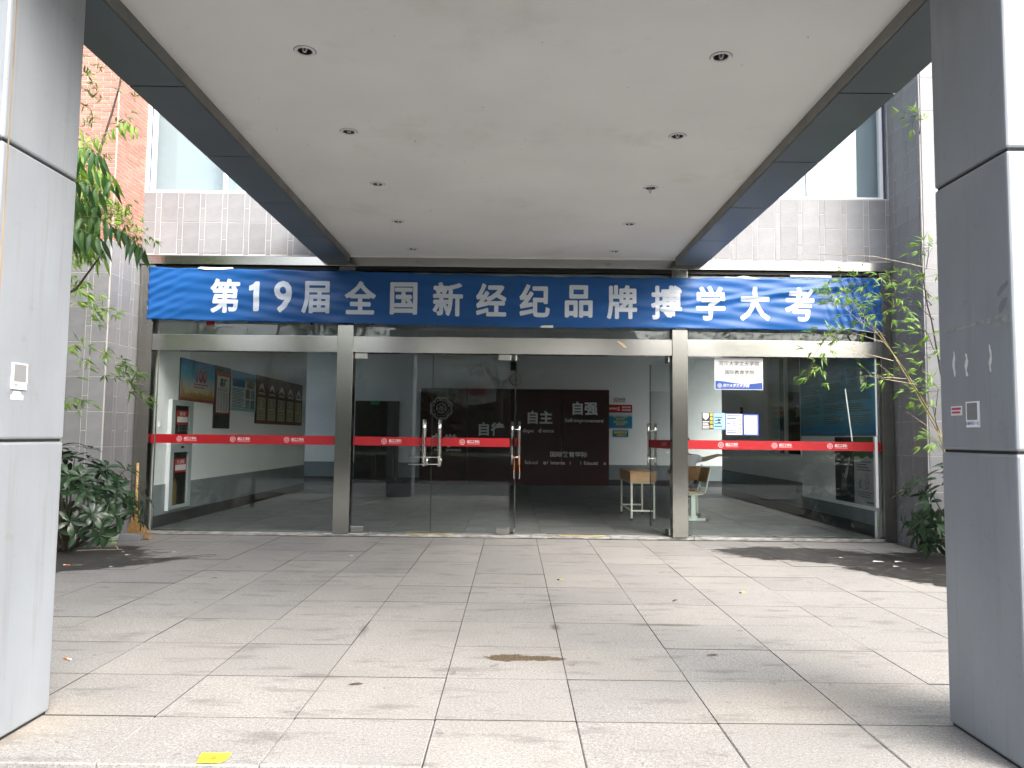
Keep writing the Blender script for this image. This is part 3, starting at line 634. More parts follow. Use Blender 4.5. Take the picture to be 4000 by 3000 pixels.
# the red safety band on the fixed panes
def emblem(parent, x, y, z, s=1.0, ink='pinkink'):
    b = MB(); ring(b, .033*s, .0055*s, y, .06, 8, 48, PI/8)
    b.build('emblem', M['whiteink'], parent, loc=(x, 0, z))
    b = MB(); ring(b, .019*s, .003*s, y, 0, 8, 32); bar(b, -.018*s, 0, .018*s, 0, .005*s, y); bar(b, -.012*s, .012*s, .012*s, .012*s, .004*s, y); bar(b, -.01*s, -.010*s, .01*s, -.010*s, .006*s, y)
    b.build('emblem_core', M[ink], parent, loc=(x, 0, z))
def college_name(parent, x, y, z, s=1.0):
    text('lettering', '皖江工学院', .042*s, M['whiteink'], parent, x+.06*s, y, z-.008*s, off=.02, shear=.25, sx=.8, align='LEFT')
    b = MB().quad((x+.062*s, y, z-.026*s), (x+.235*s, y, z-.026*s), (x+.235*s, y, z-.021*s), (x+.062*s, y, z-.021*s)); b.build('small_print', M['pinkink'], parent)
for x0, x1, ex, nm in ((-4.86, -2.382, (-4.475, -3.757, -3.036), 'left'), (2.320, 4.894, (2.77, 3.485, 4.225), 'right')):
    bd = empty('safety_band', ((x0+x1)/2, 10.018, 1.26), label='red safety tape band with white emblems across the %s fixed pane' % nm, cat='safety tape', group='red safety bands on the glass')
    hw = (x1-x0)/2
    MB().box(-hw, hw, -.0015, .0, -.06, .06).build('tape', M['red'], bd)
    for x in ex:
        emblem(bd, x-(x0+x1)/2, -.0024, 0); college_name(bd, x-(x0+x1)/2, -.0026, 0)
# ------------------------------------------------------------------ four glass door leaves
def tube_handle(d, x, yo, z0=.875, z1=1.5):
    for s_ in (-1, 1):
        h = MB().tube([(x, s_*yo, z0), (x, s_*yo, z0+.14), (x, s_*yo, z1-.12), (x, s_*yo, z1)], .019, 14).build('handle', M['chrome'], d, smooth=True)
        for zz in (z0+.15, z1-.15):
            MB().lathe([(.0205, -.012), (.0205, .012)], 14, (x, s_*yo, zz)).build('grip_ring', M['steel'], h)
    for zz in (z0+.11, z1-.11):
        MB().tube([(x, -yo, zz), (x, yo, zz)], .009, 8).build('handle_bolt', M['chrome'], d, smooth=True)
def leaf(label, hinge, rz, wd, dirn, em=None, em2=True):
    # local x runs away from the hinge, local -y faces the porch when shut
    d = empty('glass_door', (hinge, 10.02, .055), rz, label, 'glass door', 'glass doors of the entrance')
    x0, x1 = (.004, wd-.004) if dirn > 0 else (-wd+.004, -.004)
    MB().box(x0, x1, -.006, .006, .0, 2.37).build('pane', M['glass'], d)
    e = x1 if dirn > 0 else x0
    MB().box(e-.0035 if dirn < 0 else e+.0003, e-.0003 if dirn < 0 else e+.0035, -.0075, .0075, 0, 2.37).build('edge_seal', M['black'], d)
    for zz in (0, 2.31):
        px = (.0, .17) if dirn > 0 else (-.17, .0)
        MB().box(px[0], px[1], -.014, .014, zz-.003, zz+.075).build('patch_fitting', M['steel'], d, bevel=.003)
    tube_handle(d, (wd-.1)*dirn, .052)
    MB().box(x0+.002, x1-.002, -.0082, -.0068, 1.145, 1.261).build('tape', M['red'], d)
    MB().box(x0+.002, x1-.002, .0068, .0082, 1.145, 1.261).build('tape', M['red'], d)
    if em is not None:
        emblem(d, em, -.0088, 1.203); college_name(d, em, -.0089, 1.203)
    return d
leaf('shut glass door leaf beside the left steel mullion', -2.15, 0, 1.055, 1, .42)
leaf('shut glass door leaf left of the door standing open edge-on', -.045, 0, 1.045, -1, -.64)
leaf('open glass door leaf seen edge-on in the middle of the entrance', .02, rad(89.4), 1.02, 1, None)
leaf('open glass door leaf folded back by the right steel mullion, red band darkened', 2.085, rad(-86), 1.03, -1, -.35)
# U lock through the left pair of handles, cable lock on the open leaf
ul = empty('u_lock', (-1.09, 9.968, .96), label='steel U-lock hooked through the left pair of door handles', cat='lock')
MB().tube([(-.30, -.012, .09), (.12, -.03, .095), (.135, -.03, .05), (.12, -.03, .0), (-.30, -.012, -.005)], .007, 8).build('shackle', M['chrome'], ul, smooth=True)
MB().tube([(-.055, -.03, .10), (-.055, -.03, -.015)], .013, 10).build('lock_body', M['chrome'], ul, smooth=True)
cl = empty('cable_lock', (.03, 10.93, 1.04), label='orange cable lock hanging from the handles of the edge-on open door', cat='lock')
MB().tube([(-.05, -.065, .03), (-.015, -.075, -.02), (-.018, -.075, -.14), (-.02, -.075, -.20)], .006, 6).build('cable', M['orange'], cl)
MB().tube([(.055, -.065, .03), (.06, -.075, -.02), (.058, -.075, -.14), (.06, -.075, -.20)], .006, 6).build('cable', M['orange'], cl)
MB().tube([(-.02, -.075, -.20), (-.02, -.075, -.31)], .009, 8).build('lock_end', M['chrome'], cl); MB().tube([(.06, -.075, -.20), (.06, -.075, -.31)], .009, 8).build('lock_end', M['chrome'], cl)

# ================================================================== blue banner
bn = empty('banner', (0, 9.9, 3.16), label='long blue cloth banner with white Chinese characters over the doors', cat='banner')
def lerp_tab(x, tab):
    for (xa, a), (xb, c) in zip(tab[:-1], tab[1:]):
        if x <= xb:
            t = (x-xa)/(xb-xa); t = max(0, t); return a+(c-a)*t
    return tab[-1][1]
TOP = [(-4.92, 3.555), (-2.34, 3.531), (-1.2, 3.503), (-.05, 3.488), (2.14, 3.482), (3.6, 3.49), (4.9, 3.515)]
BOT = [(-4.92, 2.848), (-2.32, 2.820), (0, 2.795), (2.14, 2.801), (4.9, 2.788)]
def sstep(a, b_, x):
    t = min(1, max(0, (x-a)/(b_-a))); return t*t*(3-2*t)
def by(x, z):
    y = 0
    e = sstep(-2.6, -4.9, x)                       # diagonal pull lines at the left end
    y += e*(.004*math.sin((z-.42*x)*31+1.6*math.sin(x*2.1+z*3)) + .0025*math.sin((z-.22*x)*57+.7+1.5*math.sin(x*3.3)))*(.55+.45*math.sin(x*1.9+z*4)) + (.010*e*e*math.sin((z-.55*x)*46+z*9))*sstep(-4.1, -4.9, x)
    y += .006*math.sin((z-.22*x)*19+.5*x)+.0035*math.sin((z+.12*x)*43+1.3*math.sin(2*x)) + .010*math.sin(x*1.35+.4)
    fz = 3.06+(x-1.75)*.128                        # the big fold rising to the right
    a = sstep(1.7, 2.7, x)*(1-sstep(4.45, 4.85, x)); d = z-fz
    y += -a*.022*math.exp(-(d/.03)**2) + a*.014*math.exp(-((d+.075)/.04)**2) - a*.009*math.exp(-((d-.10)/.045)**2)
    fz2 = 3.16-(x-1.1)*.115; a2 = sstep(.6, 1.6, x)*(1-sstep(2.3, 3.0, x)); y += -a2*.018*math.exp(-((z-fz2)/.03)**2)
    r = sstep(4.05, 4.7, x)                        # pleats gathered at the right end
    y += r*(.020*math.sin((x+.42*z)*58)+.012*math.sin((x+.25*z)*97+1))
    for mx in (-2.27, 2.21): y += -.012*math.exp(-((x-mx)/.16)**2)
    return y-.012
def edge_wob(x): return .004*math.sin(x*7.3)+.003*math.sin(x*17+1)
nx, nz = 520, 34; b = MB()
for i in range(nx+1):
    x = -4.918+9.812*i/nx
    t0, b0 = lerp_tab(x, TOP)+edge_wob(x), lerp_tab(x, BOT)+edge_wob(x+3)*.7
    for j in range(nz+1):
        z = b0+(t0-b0)*j/nz; b.v.append((x + (.006*math.sin(z*30) if i in (0, nx) else 0), by(x, z), z-3.16))
for i in range(nx):
    for j in range(nz):
        a = i*(nz+1)+j; b.f.append((a, a+nz+1, a+nz+2, a+1))
o = b.build('cloth', M['cloth'], bn, smooth=True)
md = o.modifiers.new('thickness', 'SOLIDIFY'); md.thickness = .0012; md.offset = 1
CH = '第19届全国新经纪品牌搏学大考'
CX = [-3.89, -3.50, -3.11, -2.67, -2.07, -1.49, -.90, -.32, .26, .85, 1.43, 2.02, 2.61, 3.20, 3.80]
for k, (ch, cx) in enumerate(zip(CH, CX)):
    me = text_mesh(ch, .455 if ch != '9' else .56, M['bannerink'], off=.004, align='CENTER').copy()
    if ch == '1':                                   # a plain flagged figure one
        me = bpy.data.meshes.new('character'); me.from_pydata([(-.005, 0, 0), (.055, 0, 0), (.055, .37, 0), (.012, .37, 0), (-.02, .335, 0), (-.075, .315, 0), (-.075, .268, 0), (-.005, .285, 0)], [], [(0, 1, 2, 3, 4, 5, 6, 7)])
    xs_ = [v.co.x for v in me.vertices]; ys_ = [v.co.y for v in me.vertices]; mx_, my_ = (min(xs_)+max(xs_))/2, (min(ys_)+max(ys_))/2
    bm = bmesh.new(); bm.from_mesh(me); bmesh.ops.triangulate(bm, faces=bm.faces[:])
    for _ in range(5):
        le = [e for e in bm.edges if e.calc_length() > .022]
        if not le: break
        bmesh.ops.subdivide_edges(bm, edges=le, cuts=1, use_grid_fill=False); bmesh.ops.triangulate(bm, faces=[f_ for f_ in bm.faces if len(f_.verts) > 3])
    cz = 3.178-.038*k/14
    for v in bm.verts:
        x = (v.co.x-mx_)*.90+cx; z = (v.co.y-my_)*1.03+cz
        v.co = Vector((x, 0, z-3.16))
    bm.verts.index_update()
    V0 = [v.co.copy() for v in bm.verts]; F0 = [[v.index for v in f_.verts] for f_ in bm.faces]; bm.free(); b = MB()
    for q in range(9):                              # heavy strokes: the glyph repeated in a small circle, each copy a hair further out
        sx_, sz_ = (.0115*math.cos(PI*q/4), .0115*math.sin(PI*q/4)) if q < 8 else (0, 0); n0 = len(b.v)
        for v in V0: x, z = v.x+sx_, v.z+3.16+sz_; b.v.append((x, by(x, z)-.0035-.00012*q, z-3.16))
        b.f += [tuple(n0+i for i in f_) for f_ in F0]
    link('character', b.mesh('character', M['bannerink'], True), bn)
for x, z, xe, ze in ((-4.915, 3.55, -4.99, 3.585), (-4.915, 2.852, -4.98, 2.80), (4.89, 3.51, 4.96, 3.56), (4.89, 2.792, 4.97, 2.74)):
    MB().tube([(x, by(x, z), z-3.16), ((x+xe)/2, .03, (z+ze)/2-3.175), (xe, .055, ze-3.16)], .003, 5).build('tie_cord', M['whiteink'], bn)
# tape and peeled paper along the banner's upper edge
tp = mat('torn_tape', (.75, .76, .74), .6, var=.1)
def scrap(name, label, cat, loc, rz, pts, m, th=.001, group=None):
    o = MB().prism(pts, -th, 0).build(name, m, loc=loc, rot=(0, 0, rz)); return tag(o, label, cat, group)
scrap('paper_remnant', 'torn white tape along the banner top near the left end', 'tape', (-4.05, 9.885, 3.545), 0, [(-.22, .0), (-.1, -.02), (.12, -.015), (.27, .0), (.25, .02), (.05, .012), (-.18, .02)], tp)
scrap('paper_remnant', 'large torn white tape above the right end of the banner', 'tape', (3.05, 9.885, 3.478), 0, [(-.25, .03), (-.22, -.01), (.1, -.02), (.3, -.012), (.16, .02), (.0, .045), (-.1, .02)], tp)
scrap('paper_remnant', 'narrow white tape strip above the banner near the bamboo', 'tape', (3.95, 9.885, 3.525), 0, [(-.27, -.008), (.28, -.012), (.28, .012), (-.27, .014)], tp)
scrap('paper_remnant', 'torn white tape under the banner on the right mullion', 'tape', (2.17, 9.925, 2.79), 0, [(-.05, .03), (.0, -.0), (.12, .0), (.13, .025), (.02, .022)], tp)
scrap('paper_remnant', 'small red tape scrap under the banner at the left pane', 'tape', (-4.12, 10.015, 2.82), 0, [(-.055, -.03), (.055, -.03), (.055, .03), (-.055, .03)], M['red'])
scrap('paper_remnant', 'crumpled brown tape on the middle transom bar', 'tape', (1.43, 9.945, 2.585), 0, [(-.06, .04), (-.03, .01), (.04, -.045), (.08, -.04), (.02, .02), (-.04, .05)], mat('brown_tape', (.45, .36, .22), .4))
scrap('paper_remnant', 'clear tape piece under the middle of the banner', 'tape', (.42, 9.88, 2.80), 0, [(-.09, -.005), (.09, -.01), (.09, .025), (-.06, .02)], tp)
scrap('paper_remnant', 'peeling white paper on the left side post', 'tape', (-4.93, 9.945, 3.05), 0, [(-.0, .15), (.02, .1), (.015, -.05), (-.005, -.12), (-.02, -.05), (-.01, .1)], tp)

# ================================================================== notices on the right pane
ns = empty('notice_board', (2.69, 10.012, 2.0), label='silver and blue college name plate stuck high on the right pane', cat='sign')
MB().box(0, .647, -.008, 0, 0, .428).build('plate', M['white'], ns)
MB().box(.008, .639, -.0092, -.008, .008, .42).build('print', ramp_mat('brushed_plate_print', [(0, (.44, .44, .44)), (.75, (.50, .50, .495)), (1, (.26, .26, .26))], 'Z', .4), ns)
pts = [(.008, .008), (.639, .008)] + [(.639-.631*k/20, .10+.022*math.sin(-.9+(1-k/20)*-4.4+2.2)) for k in range(21)]
MB().prism(pts, -.0104, -.0092).build('blue_wave', mat('college_blue', (.012, .055, .27), .4), ns)
text('lettering', '河海大学文天学院', .070, M['dark'], ns, .325, -.0108, .325, off=.01, shear=.1, sx=.98)
text('small_lettering', 'HOHAI UNIVERSITY WENTIAN COLLEGE', .027, M['ink'], ns, .325, -.0108, .283)
text('lettering', '国际教育学院', .062, M['dark'], ns, .33, -.0108, .212, off=.01, shear=.1, sx=1.08)
text('small_lettering', 'SCHOOL OF INTERNATIONAL EDUCATION', .021, M['ink'], ns, .33, -.0108, .178, off=.01)
text('lettering', '河海大学文天学院', .050, M['whiteink'], ns, .10, -.0118, .036, off=.008, shear=.3, sx=.9, align='LEFT')
emblem(ns, .065, -.0118, .055, .8, 'whiteink')
def lines(b, x0, x1, z0, z1, n, y, fill=.45, rag=.25, seed=1):
    r = random.Random(seed); h = (z1-z0)/n
    for k in range(n):
        zz = z1-h*(k+1)+h*.25; e = x1-(x1-x0)*r.uniform(0, rag)*(1 if r.random() < .5 else .1)
        b.quad((x0, y, zz), (e, y, zz), (e, y, zz+h*fill), (x0, y, zz+h*fill))
def poster(name, label, cat, loc, rz, wd, ht, m, edge=None, th=.008):
    p = empty(name, loc, rz, label, cat)
    MB().box(0, wd, -th, 0, 0, ht).build('board', edge or m, p)
    if edge: MB().box(.006, wd-.006, -th-.001, -th, .006, ht-.006).build('print', m, p)
    return p, -th-.0018
pl, y = poster('leaflet', 'black anti-fraud leaflet with white shield on the right pane', 'leaflet', (2.517, 10.012, 1.464), 0, .150, .224, M['dark'], th=.002)
MB().prism([(.012, .215), (.09, .215), (.088, .16), (.05, .125), (.014, .16)], y-.0004, y).build('shield', M['whiteink'], pl)
for k, ch in enumerate('都是诈骗'): text('lettering', ch, .044, M['yellow'], pl, .127, y-.0006, .18-.052*k, off=.02)
b = MB(); lines(b, .01, .1, .01, .115, 5, y-.0003, .5); b.build('text_lines', M['paper'], pl)
pl, y = poster('leaflet', 'light blue leaflet between the black and white leaflets on the right pane', 'leaflet', (2.668, 10.0125, 1.462), 0, .166, .226, mat('light_blue_print', (.28, .60, .85), .5), mat('leaflet_blue', (.015, .04, .30), .5), th=.002)
b = MB(); lines(b, .015, .12, .03, .19, 4, y, .35); lines(b, .06, .10, .09, .15, 3, y-.0003, .6); b.build('text_lines', M['dark'], pl); b = MB(); lines(b, .132, .155, .03, .19, 4, y-.0004, .3, 0); b.build('tags', M['orange'], pl)
pl, y = poster('leaflet', 'tall white leaflet with blue boxes on the right pane', 'leaflet', (2.835, 10.011, 1.392), 0, .226, .288, M['paper'], mat('leaflet_blue2', (.02, .04, .26), .5), th=.002)
b = MB(); lines(b, .015, .14, .02, .07, 2, y, .45, .05); lines(b, .015, .14, .205, .235, 1, y, .5, .05); lines(b, .015, .065, .135, .165, 1, y, .5, .02); lines(b, .095, .125, .11, .19, 3, y, .5, 0); lines(b, .02, .2, .25, .27, 1, y, .5, .05); b.build('text_lines', bpy.data.materials['leaflet_blue2'], pl); b = MB(); lines(b, .175, .21, .02, .235, 4, y-.0003, .28, 0); b.build('tags', M['orange'], pl)
pl, y = poster('leaflet', 'white text leaflet in a blue border, rightmost on the right pane', 'leaflet', (3.066, 10.012, 1.389), 0, .212, .288, bpy.data.materials['leaflet_blue'], th=.002)
MB().box(.014, .19, y-.001, y, .015, .268).build('sheet', M['paper'], pl); b = MB(); lines(b, .04, .15, .03, .25, 12, y-.0015, .3, .3); b.build('text_lines', M['ink'], pl)
# taped strip down the right pane
tag(MB().quad((-.006, 0, .0), (.010, 0, .0), (-.07, 0, .70), (-.086, 0, .70)).build('tape_strip', tp, loc=(4.53, 10.034, 1.33)), 'pale tape strip hanging down the inside of the right pane', 'tape')

# ================================================================== boards on the left lobby wall
XW = -4.852
p, y = poster('poster', 'blue and gold anniversary poster with a red 100 on the left lobby wall', 'poster', (XW, 10.77, 1.81), PI/2, 1.245, .62, ramp_mat('anniversary_print', [(0, (.22, .02, .015)), (.1, (.30, .05, .02)), (.26, (.50, .38, .16)), (.5, (.32, .40, .45)), (.75, (.02, .27, .42)), (1, (.008, .12, .33))], 'Z', .45, .12), M['dark'], .02)
text('lettering', '100', .27, M['red'], p, .70, y, .31, off=.05, sx=1.05); b = MB(); lines(b, .45, .97, .2, .29, 2, y, .4, .3); b.build('text_lines', mat('rust_ink', (.28, .08, .04), .5), p)
b = MB()
for x, z in ((.05, .36), (.12, .2), (1.12, .24)): b.prism([(x-.04, .06), (x+.04, .06), (x+.02, z*.8), (x, z), (x-.02, z*.8)], y-.0005, y)
r_ = random.Random(3)
for k in range(26): x = .2+.034*k; b.prism([(x-.02, .05), (x+.02, .05), (x+.016, .07+r_.random()*.1), (x-.016, .07+r_.random()*.08)], y-.0004, y)
b.build('skyline', mat('gold_print', (.35, .20, .06), .5), p)
p, y = poster('poster', 'tall black board with red and white good-news scroll on the left lobby wall', 'poster', (XW, 12.02, 1.415), PI/2, .675, 1.02, M['dark'], th=.022)
MB().box(.05, .63, y, y+.0012, .24, .93).build('red_border', M['red'], p)
MB().box(.08, .60, y-.001, y, .265, .86).build('scroll', M['paper'], p); text('lettering', '喜报', .15, M['dark'], p, .34, y-.0022, .70, off=.03, shear=.1); b = MB()
for q in range(4): lines(b, .10+.12*q, .20+.12*q, .28, .60, 22, y-.002, .45, .2, q)
lines(b, .1, .58, .61, .67, 3, y-.002, .4, .2); b.build('text_lines', M['ink'], p)
p, y = poster('poster', 'pale blue notice board with small photos on the left lobby wall', 'poster', (XW, 12.71, 1.73), PI/2, 1.235, .70, ramp_mat('blue_notice_print', [(0, (.12, .42, .50)), (.12, (.55, .68, .72)), (.7, (.52, .66, .72)), (.85, (.05, .22, .36)), (1, (.02, .12, .24))], 'Z'), M['white'], .02)
MB().box(.06, .66, y-.0005, y, .42, .56).build('title_block', mat('title_blue', (.03, .12, .30), .5), p); b = MB(); lines(b, .06, .64, .06, .40, 13, y, .45, .2); b.build('text_lines', M['ink'], p)
for k, (x0, x1, z0, z1) in enumerate(((.74, 1.14, .42, .60), (.70, .91, .23, .40), (.96, 1.16, .23, .40), (.70, .91, .05, .21), (.96, 1.16, .05, .21))):
    MB().box(x0, x1, y-.0006, y, z0, z1).build('photo', mat('photo_print_%s' % 'abcde'[k], [(.16, .13, .09), (.10, .13, .14), (.18, .20, .22), (.13, .16, .17), (.07, .13, .15)][k], .4, col2=[(.35, .30, .20), (.3, .1, .08), (.3, .33, .36), (.32, .34, .35), (.14, .22, .22)][k], vscale=14), p)
brn = mat('brown_board_print', (.15, .045, .032), .45, var=.15); cream = mat('cream_card', (.52, .50, .28), .6)
for k in range(5):
    p, y = poster('poster', '%s brown honour board with cream card on the left lobby wall' % ('nearest', 'second', 'middle', 'fourth', 'farthest')[k], 'poster', (XW, 13.965+.613*k, 1.525), PI/2, .605, .915, brn, M['dark'], .02)
    p['group'] = 'brown honour boards on the left lobby wall'
    MB().box(.07, .53, y-.0005, y, .07, .50).build('card', cream, p)
    MB().prism([(.3, .70), (.24, .66), (.12, .62), (.2, .72), (.25, .755), (.3, .78), (.35, .755), (.40, .72), (.48, .62), (.36, .66)], y-.0008, y).build('bird_motif', mat('motif_print', (.52, .50, .44), .5) if k == 0 else bpy.data.materials['motif_print'], p)
    b = MB(); lines(b, .12, .50, .55, .60, 1, y-.0004, .7, .1, k); b.build('title', bpy.data.materials['motif_print'], p)
    b = MB(); lines(b, .09, .28, .30, .48, 5, y-.001, .35, .4, k); lines(b, .09, .51, .09, .27, 6, y-.001, .35, .3, k+9); b.build('text_lines', M['ink'], p)
    MB().box(.34, .49, y-.001, y-.0005, .30, .47).build('photo', mat('portrait_print', (.18, .17, .17), .5, col2=(.42, .42, .42), vscale=9) if k == 0 else bpy.data.materials['portrait_print'], p)
# fire hose and extinguisher cabinet
fc = empty('fire_cabinet', (XW, 10.49, .26), PI/2, 'grey fire cabinet with two dark glass doors on the left lobby wall', 'fire cabinet')
grey = mat('cabinet_grey', (.36, .41, .42), .45, var=.05)
MB().box(0, .70, -.05, -.02, 0, .05).box(0, .70, -.05, -.02, .80, .93).box(0, .70, -.05, -.02, 1.47, 1.54).box(0, .11, -.05, -.02, .05, .80).box(.59, .70, -.05, -.02, .05, .80).box(0, .11, -.05, -.02, .93, 1.47).box(.59, .70, -.05, -.02, .93, 1.47).build('frame', grey, fc)
MB().box(-.012, .0, -.052, 0, -.01, 1.55).build('side_edge', M['white'], fc); MB().box(0, .7, -.019, -.001, 0, 1.54).build('back', M['black'], fc)
for z0, z1, wtx in ((.05, .80, '灭火器箱'), (.93, 1.47, '消火栓')):
    g = MB().box(.111, .589, -.038, -.032, z0+.001, z1-.001).build('glass_door', M['glass'], fc)
    zz = z1-.29 if z1 < 1 else z1-.27
    MB().box(.17, .55, -.0405, -.0385, zz, zz+.20).build('red_label', M['red'], fc)
    MB().box(.19, .53, -.0415, -.0405, zz+.03, zz+.11).build('label_panel', M['paper'], fc)
    text('lettering', wtx, .062, M['whiteink'], fc, .35, -.0418, zz+.130, off=.01)
MB().box(.33, .42, -.053, -.05, .855, .89).build('lock', M['black'], fc)
MB().lathe([(.0, 0), (.055, .0), (.06, .03), (.06, .28), (.03, .33), (.02, .36)], 14, (.2, -.0, .06)).build('extinguisher', mat('extinguisher_yellow', (.25, .19, .06), .5), fc, loc=(.04, -.0205, 0)).scale = (1, .18, 1)
sw = empty('light_switch', (XW, 10.20, 1.41), PI/2, 'white light switch by the left post inside the lobby', 'light switch'); MB().box(0, .086, -.01, 0, 0, .086).build('plate', M['white'], sw, bevel=.003); MB().box(.02, .066, -.014, -.01, .015, .071).build('rocker', M['white'], sw)
# ================================================================== boards on the right lobby wall
XR2 = 4.848
p, y = poster('poster', 'large blue notice with three text columns on the right lobby wall', 'poster', (XR2, 12.60, 1.40), -PI/2, 2.62, 1.45, ramp_mat('blue_wall_print', [(0, (.015, .10, .24)), (.08, (.02, .20, .38)), (.2, (.10, .34, .50)), (.55, (.10, .30, .46)), (.8, (.015, .12, .27)), (1, (.008, .06, .18))], 'Z'), M['white'], .02)
for c_ in range(3):
    b = MB()
    for q in range(7): lines(b, .10+.84*c_, .84+.84*c_, .18+.165*q, .18+.165*q+.125, 4, y-.0004, .42, .35, q+7*c_)
    b.build('text_lines', mat('notice_ink', (.16, .18, .13), .6) if c_ == 0 else bpy.data.materials['notice_ink'], p)
    MB().prism([(.06+.84*c_, .02), (.88+.84*c_, .06), (.88+.84*c_, .16), (.6+.84*c_, .15), (.3+.84*c_, .09), (.1+.84*c_, .13)], y-.0003, y).build('wave', mat('wave_blue', (.03, .22, .42), .5) if c_ == 0 else bpy.data.materials['wave_blue'], p)
MB().box(.0, 2.58, -.006, 0, -1.0, -.004).build('backing_card', M['iwall'], p)
p, y = poster('poster', 'black poster with a white light beam and hand low on the right lobby wall', 'poster', (XR2-.001, 11.29, .455), -PI/2, .61, .93, M['dark'], th=.012)
MB().prism([(.49, .66), (.51, .62), (.39, .34), (.29, .34)], y-.0006, y).build('light_beam', mat('beam_print', (.33, .33, .33), .5), p)
MB().prism([(.26, .33), (.39, .33), (.40, .26), (.37, .19), (.33, .15), (.31, .2), (.27, .15), (.22, .16), (.20, .22), (.23, .26)], y-.0006, y).build('hand_print', mat('hand_print', (.16, .16, .155), .5, var=.3, vscale=18), p)
p, y = poster('poster', 'grey poster with green top and product drawings low on the right lobby wall', 'poster', (XR2-.001, 10.665, .455), -PI/2, .62, .935, mat('grey_poster', (.34, .36, .37), .5), th=.012)
MB().prism([(0, .66), (0, .935), (.62, .935), (.62, .67), (.5, .64), (.4, .68), (.25, .63), (.12, .67)], y-.0005, y).build('green_top', mat('poster_green', (.03, .10, .025), .5), p)
b = MB(); lines(b, .08, .52, .46, .61, 4, y-.0004, .5, .4); lines(b, .1, .55, .1, .19, 3, y-.0004, .4, .2); lines(b, .36, .6, .02, .06, 1, y-.0004, .6, 0); b.build('text_lines', M['ink'], p)
MB().box(.33, .45, y-.0006, y, .22, .44).box(.13, .22, y-.0006, y, .22, .36).build('product_drawing', mat('product_print', (.12, .13, .14), .5, col2=(.35, .37, .38), vscale=20), p)
tag(MB().box(-.035, 0, -.055, .0, .45, 1.392).build('white_strip', M['white'], loc=(XR2, 10.043, 0)), 'white board edge beside the grey poster on the right lobby wall', 'board')
# ================================================================== small things on the back wall
def backsign(name, label, cat, x0, x1, z0, z1, m, edge=None): return poster(name, label, cat, (x0, 20.046, z0), 0, x1-x0, z1-z0, m, edge, .006)
p, y = backsign('sign', 'small white no-smoking sign on the back wall', 'sign', 2.675, 2.99, 2.276, 2.402, M['paper'], M['ink'])
b = MB(); ring(b, .042, .009, y, 0, 8, 32); bar(b, -.03, .03, .03, -.03, .009, y); b.build('prohibition_ring', mat('dark_red_ink', (.25, .03, .02), .5), p, loc=(.065, 0, .063)); text('lettering', '请勿吸烟', .045, M['dark'], p, .205, y-.0004, .065, off=.02); b = MB(); lines(b, .13, .29, .025, .05, 1, y-.0003, .5, .1); b.build('small_print', M['ink'], p)
p, y = backsign('sign', 'red notice with a white figure on the back wall right of the maroon panel', 'sign', 2.54, 3.17, 2.0, 2.216, mat('notice_red', (.45, .018, .02), .45))
b = MB()
for q in range(2):
    for k in range(4): b.box(.36+.06*k, .407+.06*k, y-.001, y, .125-.075*q, .17-.075*q)
for k in range(5): b.box(.02+.04*k, .055+.04*k, y-.001, y, .085, .135)
b.build('lettering', M['paper'], p); b = MB().lathe([(0, 0), (.02, .005), (.024, .03), (.015, .05), (0, .055)], 12, (.265, y, .105)); o = b.build('figure_head', M['paper'], p); o.scale = (1, 1, 1)
MB().prism([(.23, .055), (.30, .055), (.295, .085), (.275, .10), (.25, .10), (.235, .085)], y-.001, y).build('figure', M['paper'], p)
p, y = backsign('sign', 'blue direction notice with yellow lettering and red arrow on the back wall', 'sign', 2.54, 3.172, 1.573, 1.995, ramp_mat('blue_sign_print', [(0, (.30, .55, .65)), (.08, (.015, .20, .38)), (.75, (.015, .22, .40)), (.86, (.40, .62, .72)), (1, (.50, .68, .76))], 'Z'))
for z, s_ in ((.30, '第一二三考场'), (.235, '请上三楼'), (.155, '第四五六考场'), (.095, '请上四楼')): text('lettering', s_, .062, M['yellow'], p, .32, y-.0005, z, off=.02)
MB().prism([(.14, .05), (.33, .05), (.33, .036), (.51, .058), (.33, .08), (.33, .066), (.14, .066)], y-.001, y).build('arrow', M['red'], p)
p, y = backsign('sign', 'small blue direction notice with yellow arrow on the back wall', 'sign', 2.645, 3.066, 1.353, 1.566, ramp_mat('blue_sign_print2', [(0, (.012, .18, .36)), (.75, (.015, .20, .38)), (.88, (.40, .62, .72)), (1, (.50, .68, .76))], 'Z'))
b = MB()
for k in range(6): b.box(.04+.058*k, .088+.058*k, y-.001, y, .09, .15)
b.build('lettering', M['yellow'], p); MB().prism([(.08, .05), (.2, .07), (.2, .06), (.37, .06), (.37, .036), (.2, .036), (.2, .028)], y-.001, y).build('arrow', M['yellow'], p)
ck = empty('wall_clock', (.035, 20.045, 2.86), label='round wall clock above the maroon panel behind the open door', cat='clock')
b = MB().lathe([(0, 0), (.16, 0), (.165, .02), (.15, .035)], 32); b.build('case', M['cane'], ck, rot=(PI/2, 0, 0), smooth=True); b = MB().lathe([(0, .03), (.15, .03)], 32); b.build('dial', M['paper'], ck, rot=(PI/2, 0, 0))
b = MB(); bar(b, 0, 0, -.07, -.02, .012, -.036); bar(b, 0, 0, .09, -.05, .008, -.036); b.build('hands', M['dark'], ck)
lsx = empty('loudspeaker', (-.02, 20.04, 3.1), label='small dark loudspeaker on a bracket above the wall clock', cat='loudspeaker'); MB().box(-.085, .085, -.14, -.02, 0, .24).build('cabinet', M['black'], lsx, bevel=.01); MB().box(-.1, .1, -.02, 0, -.01, .27).build('bracket', M['white'], lsx)
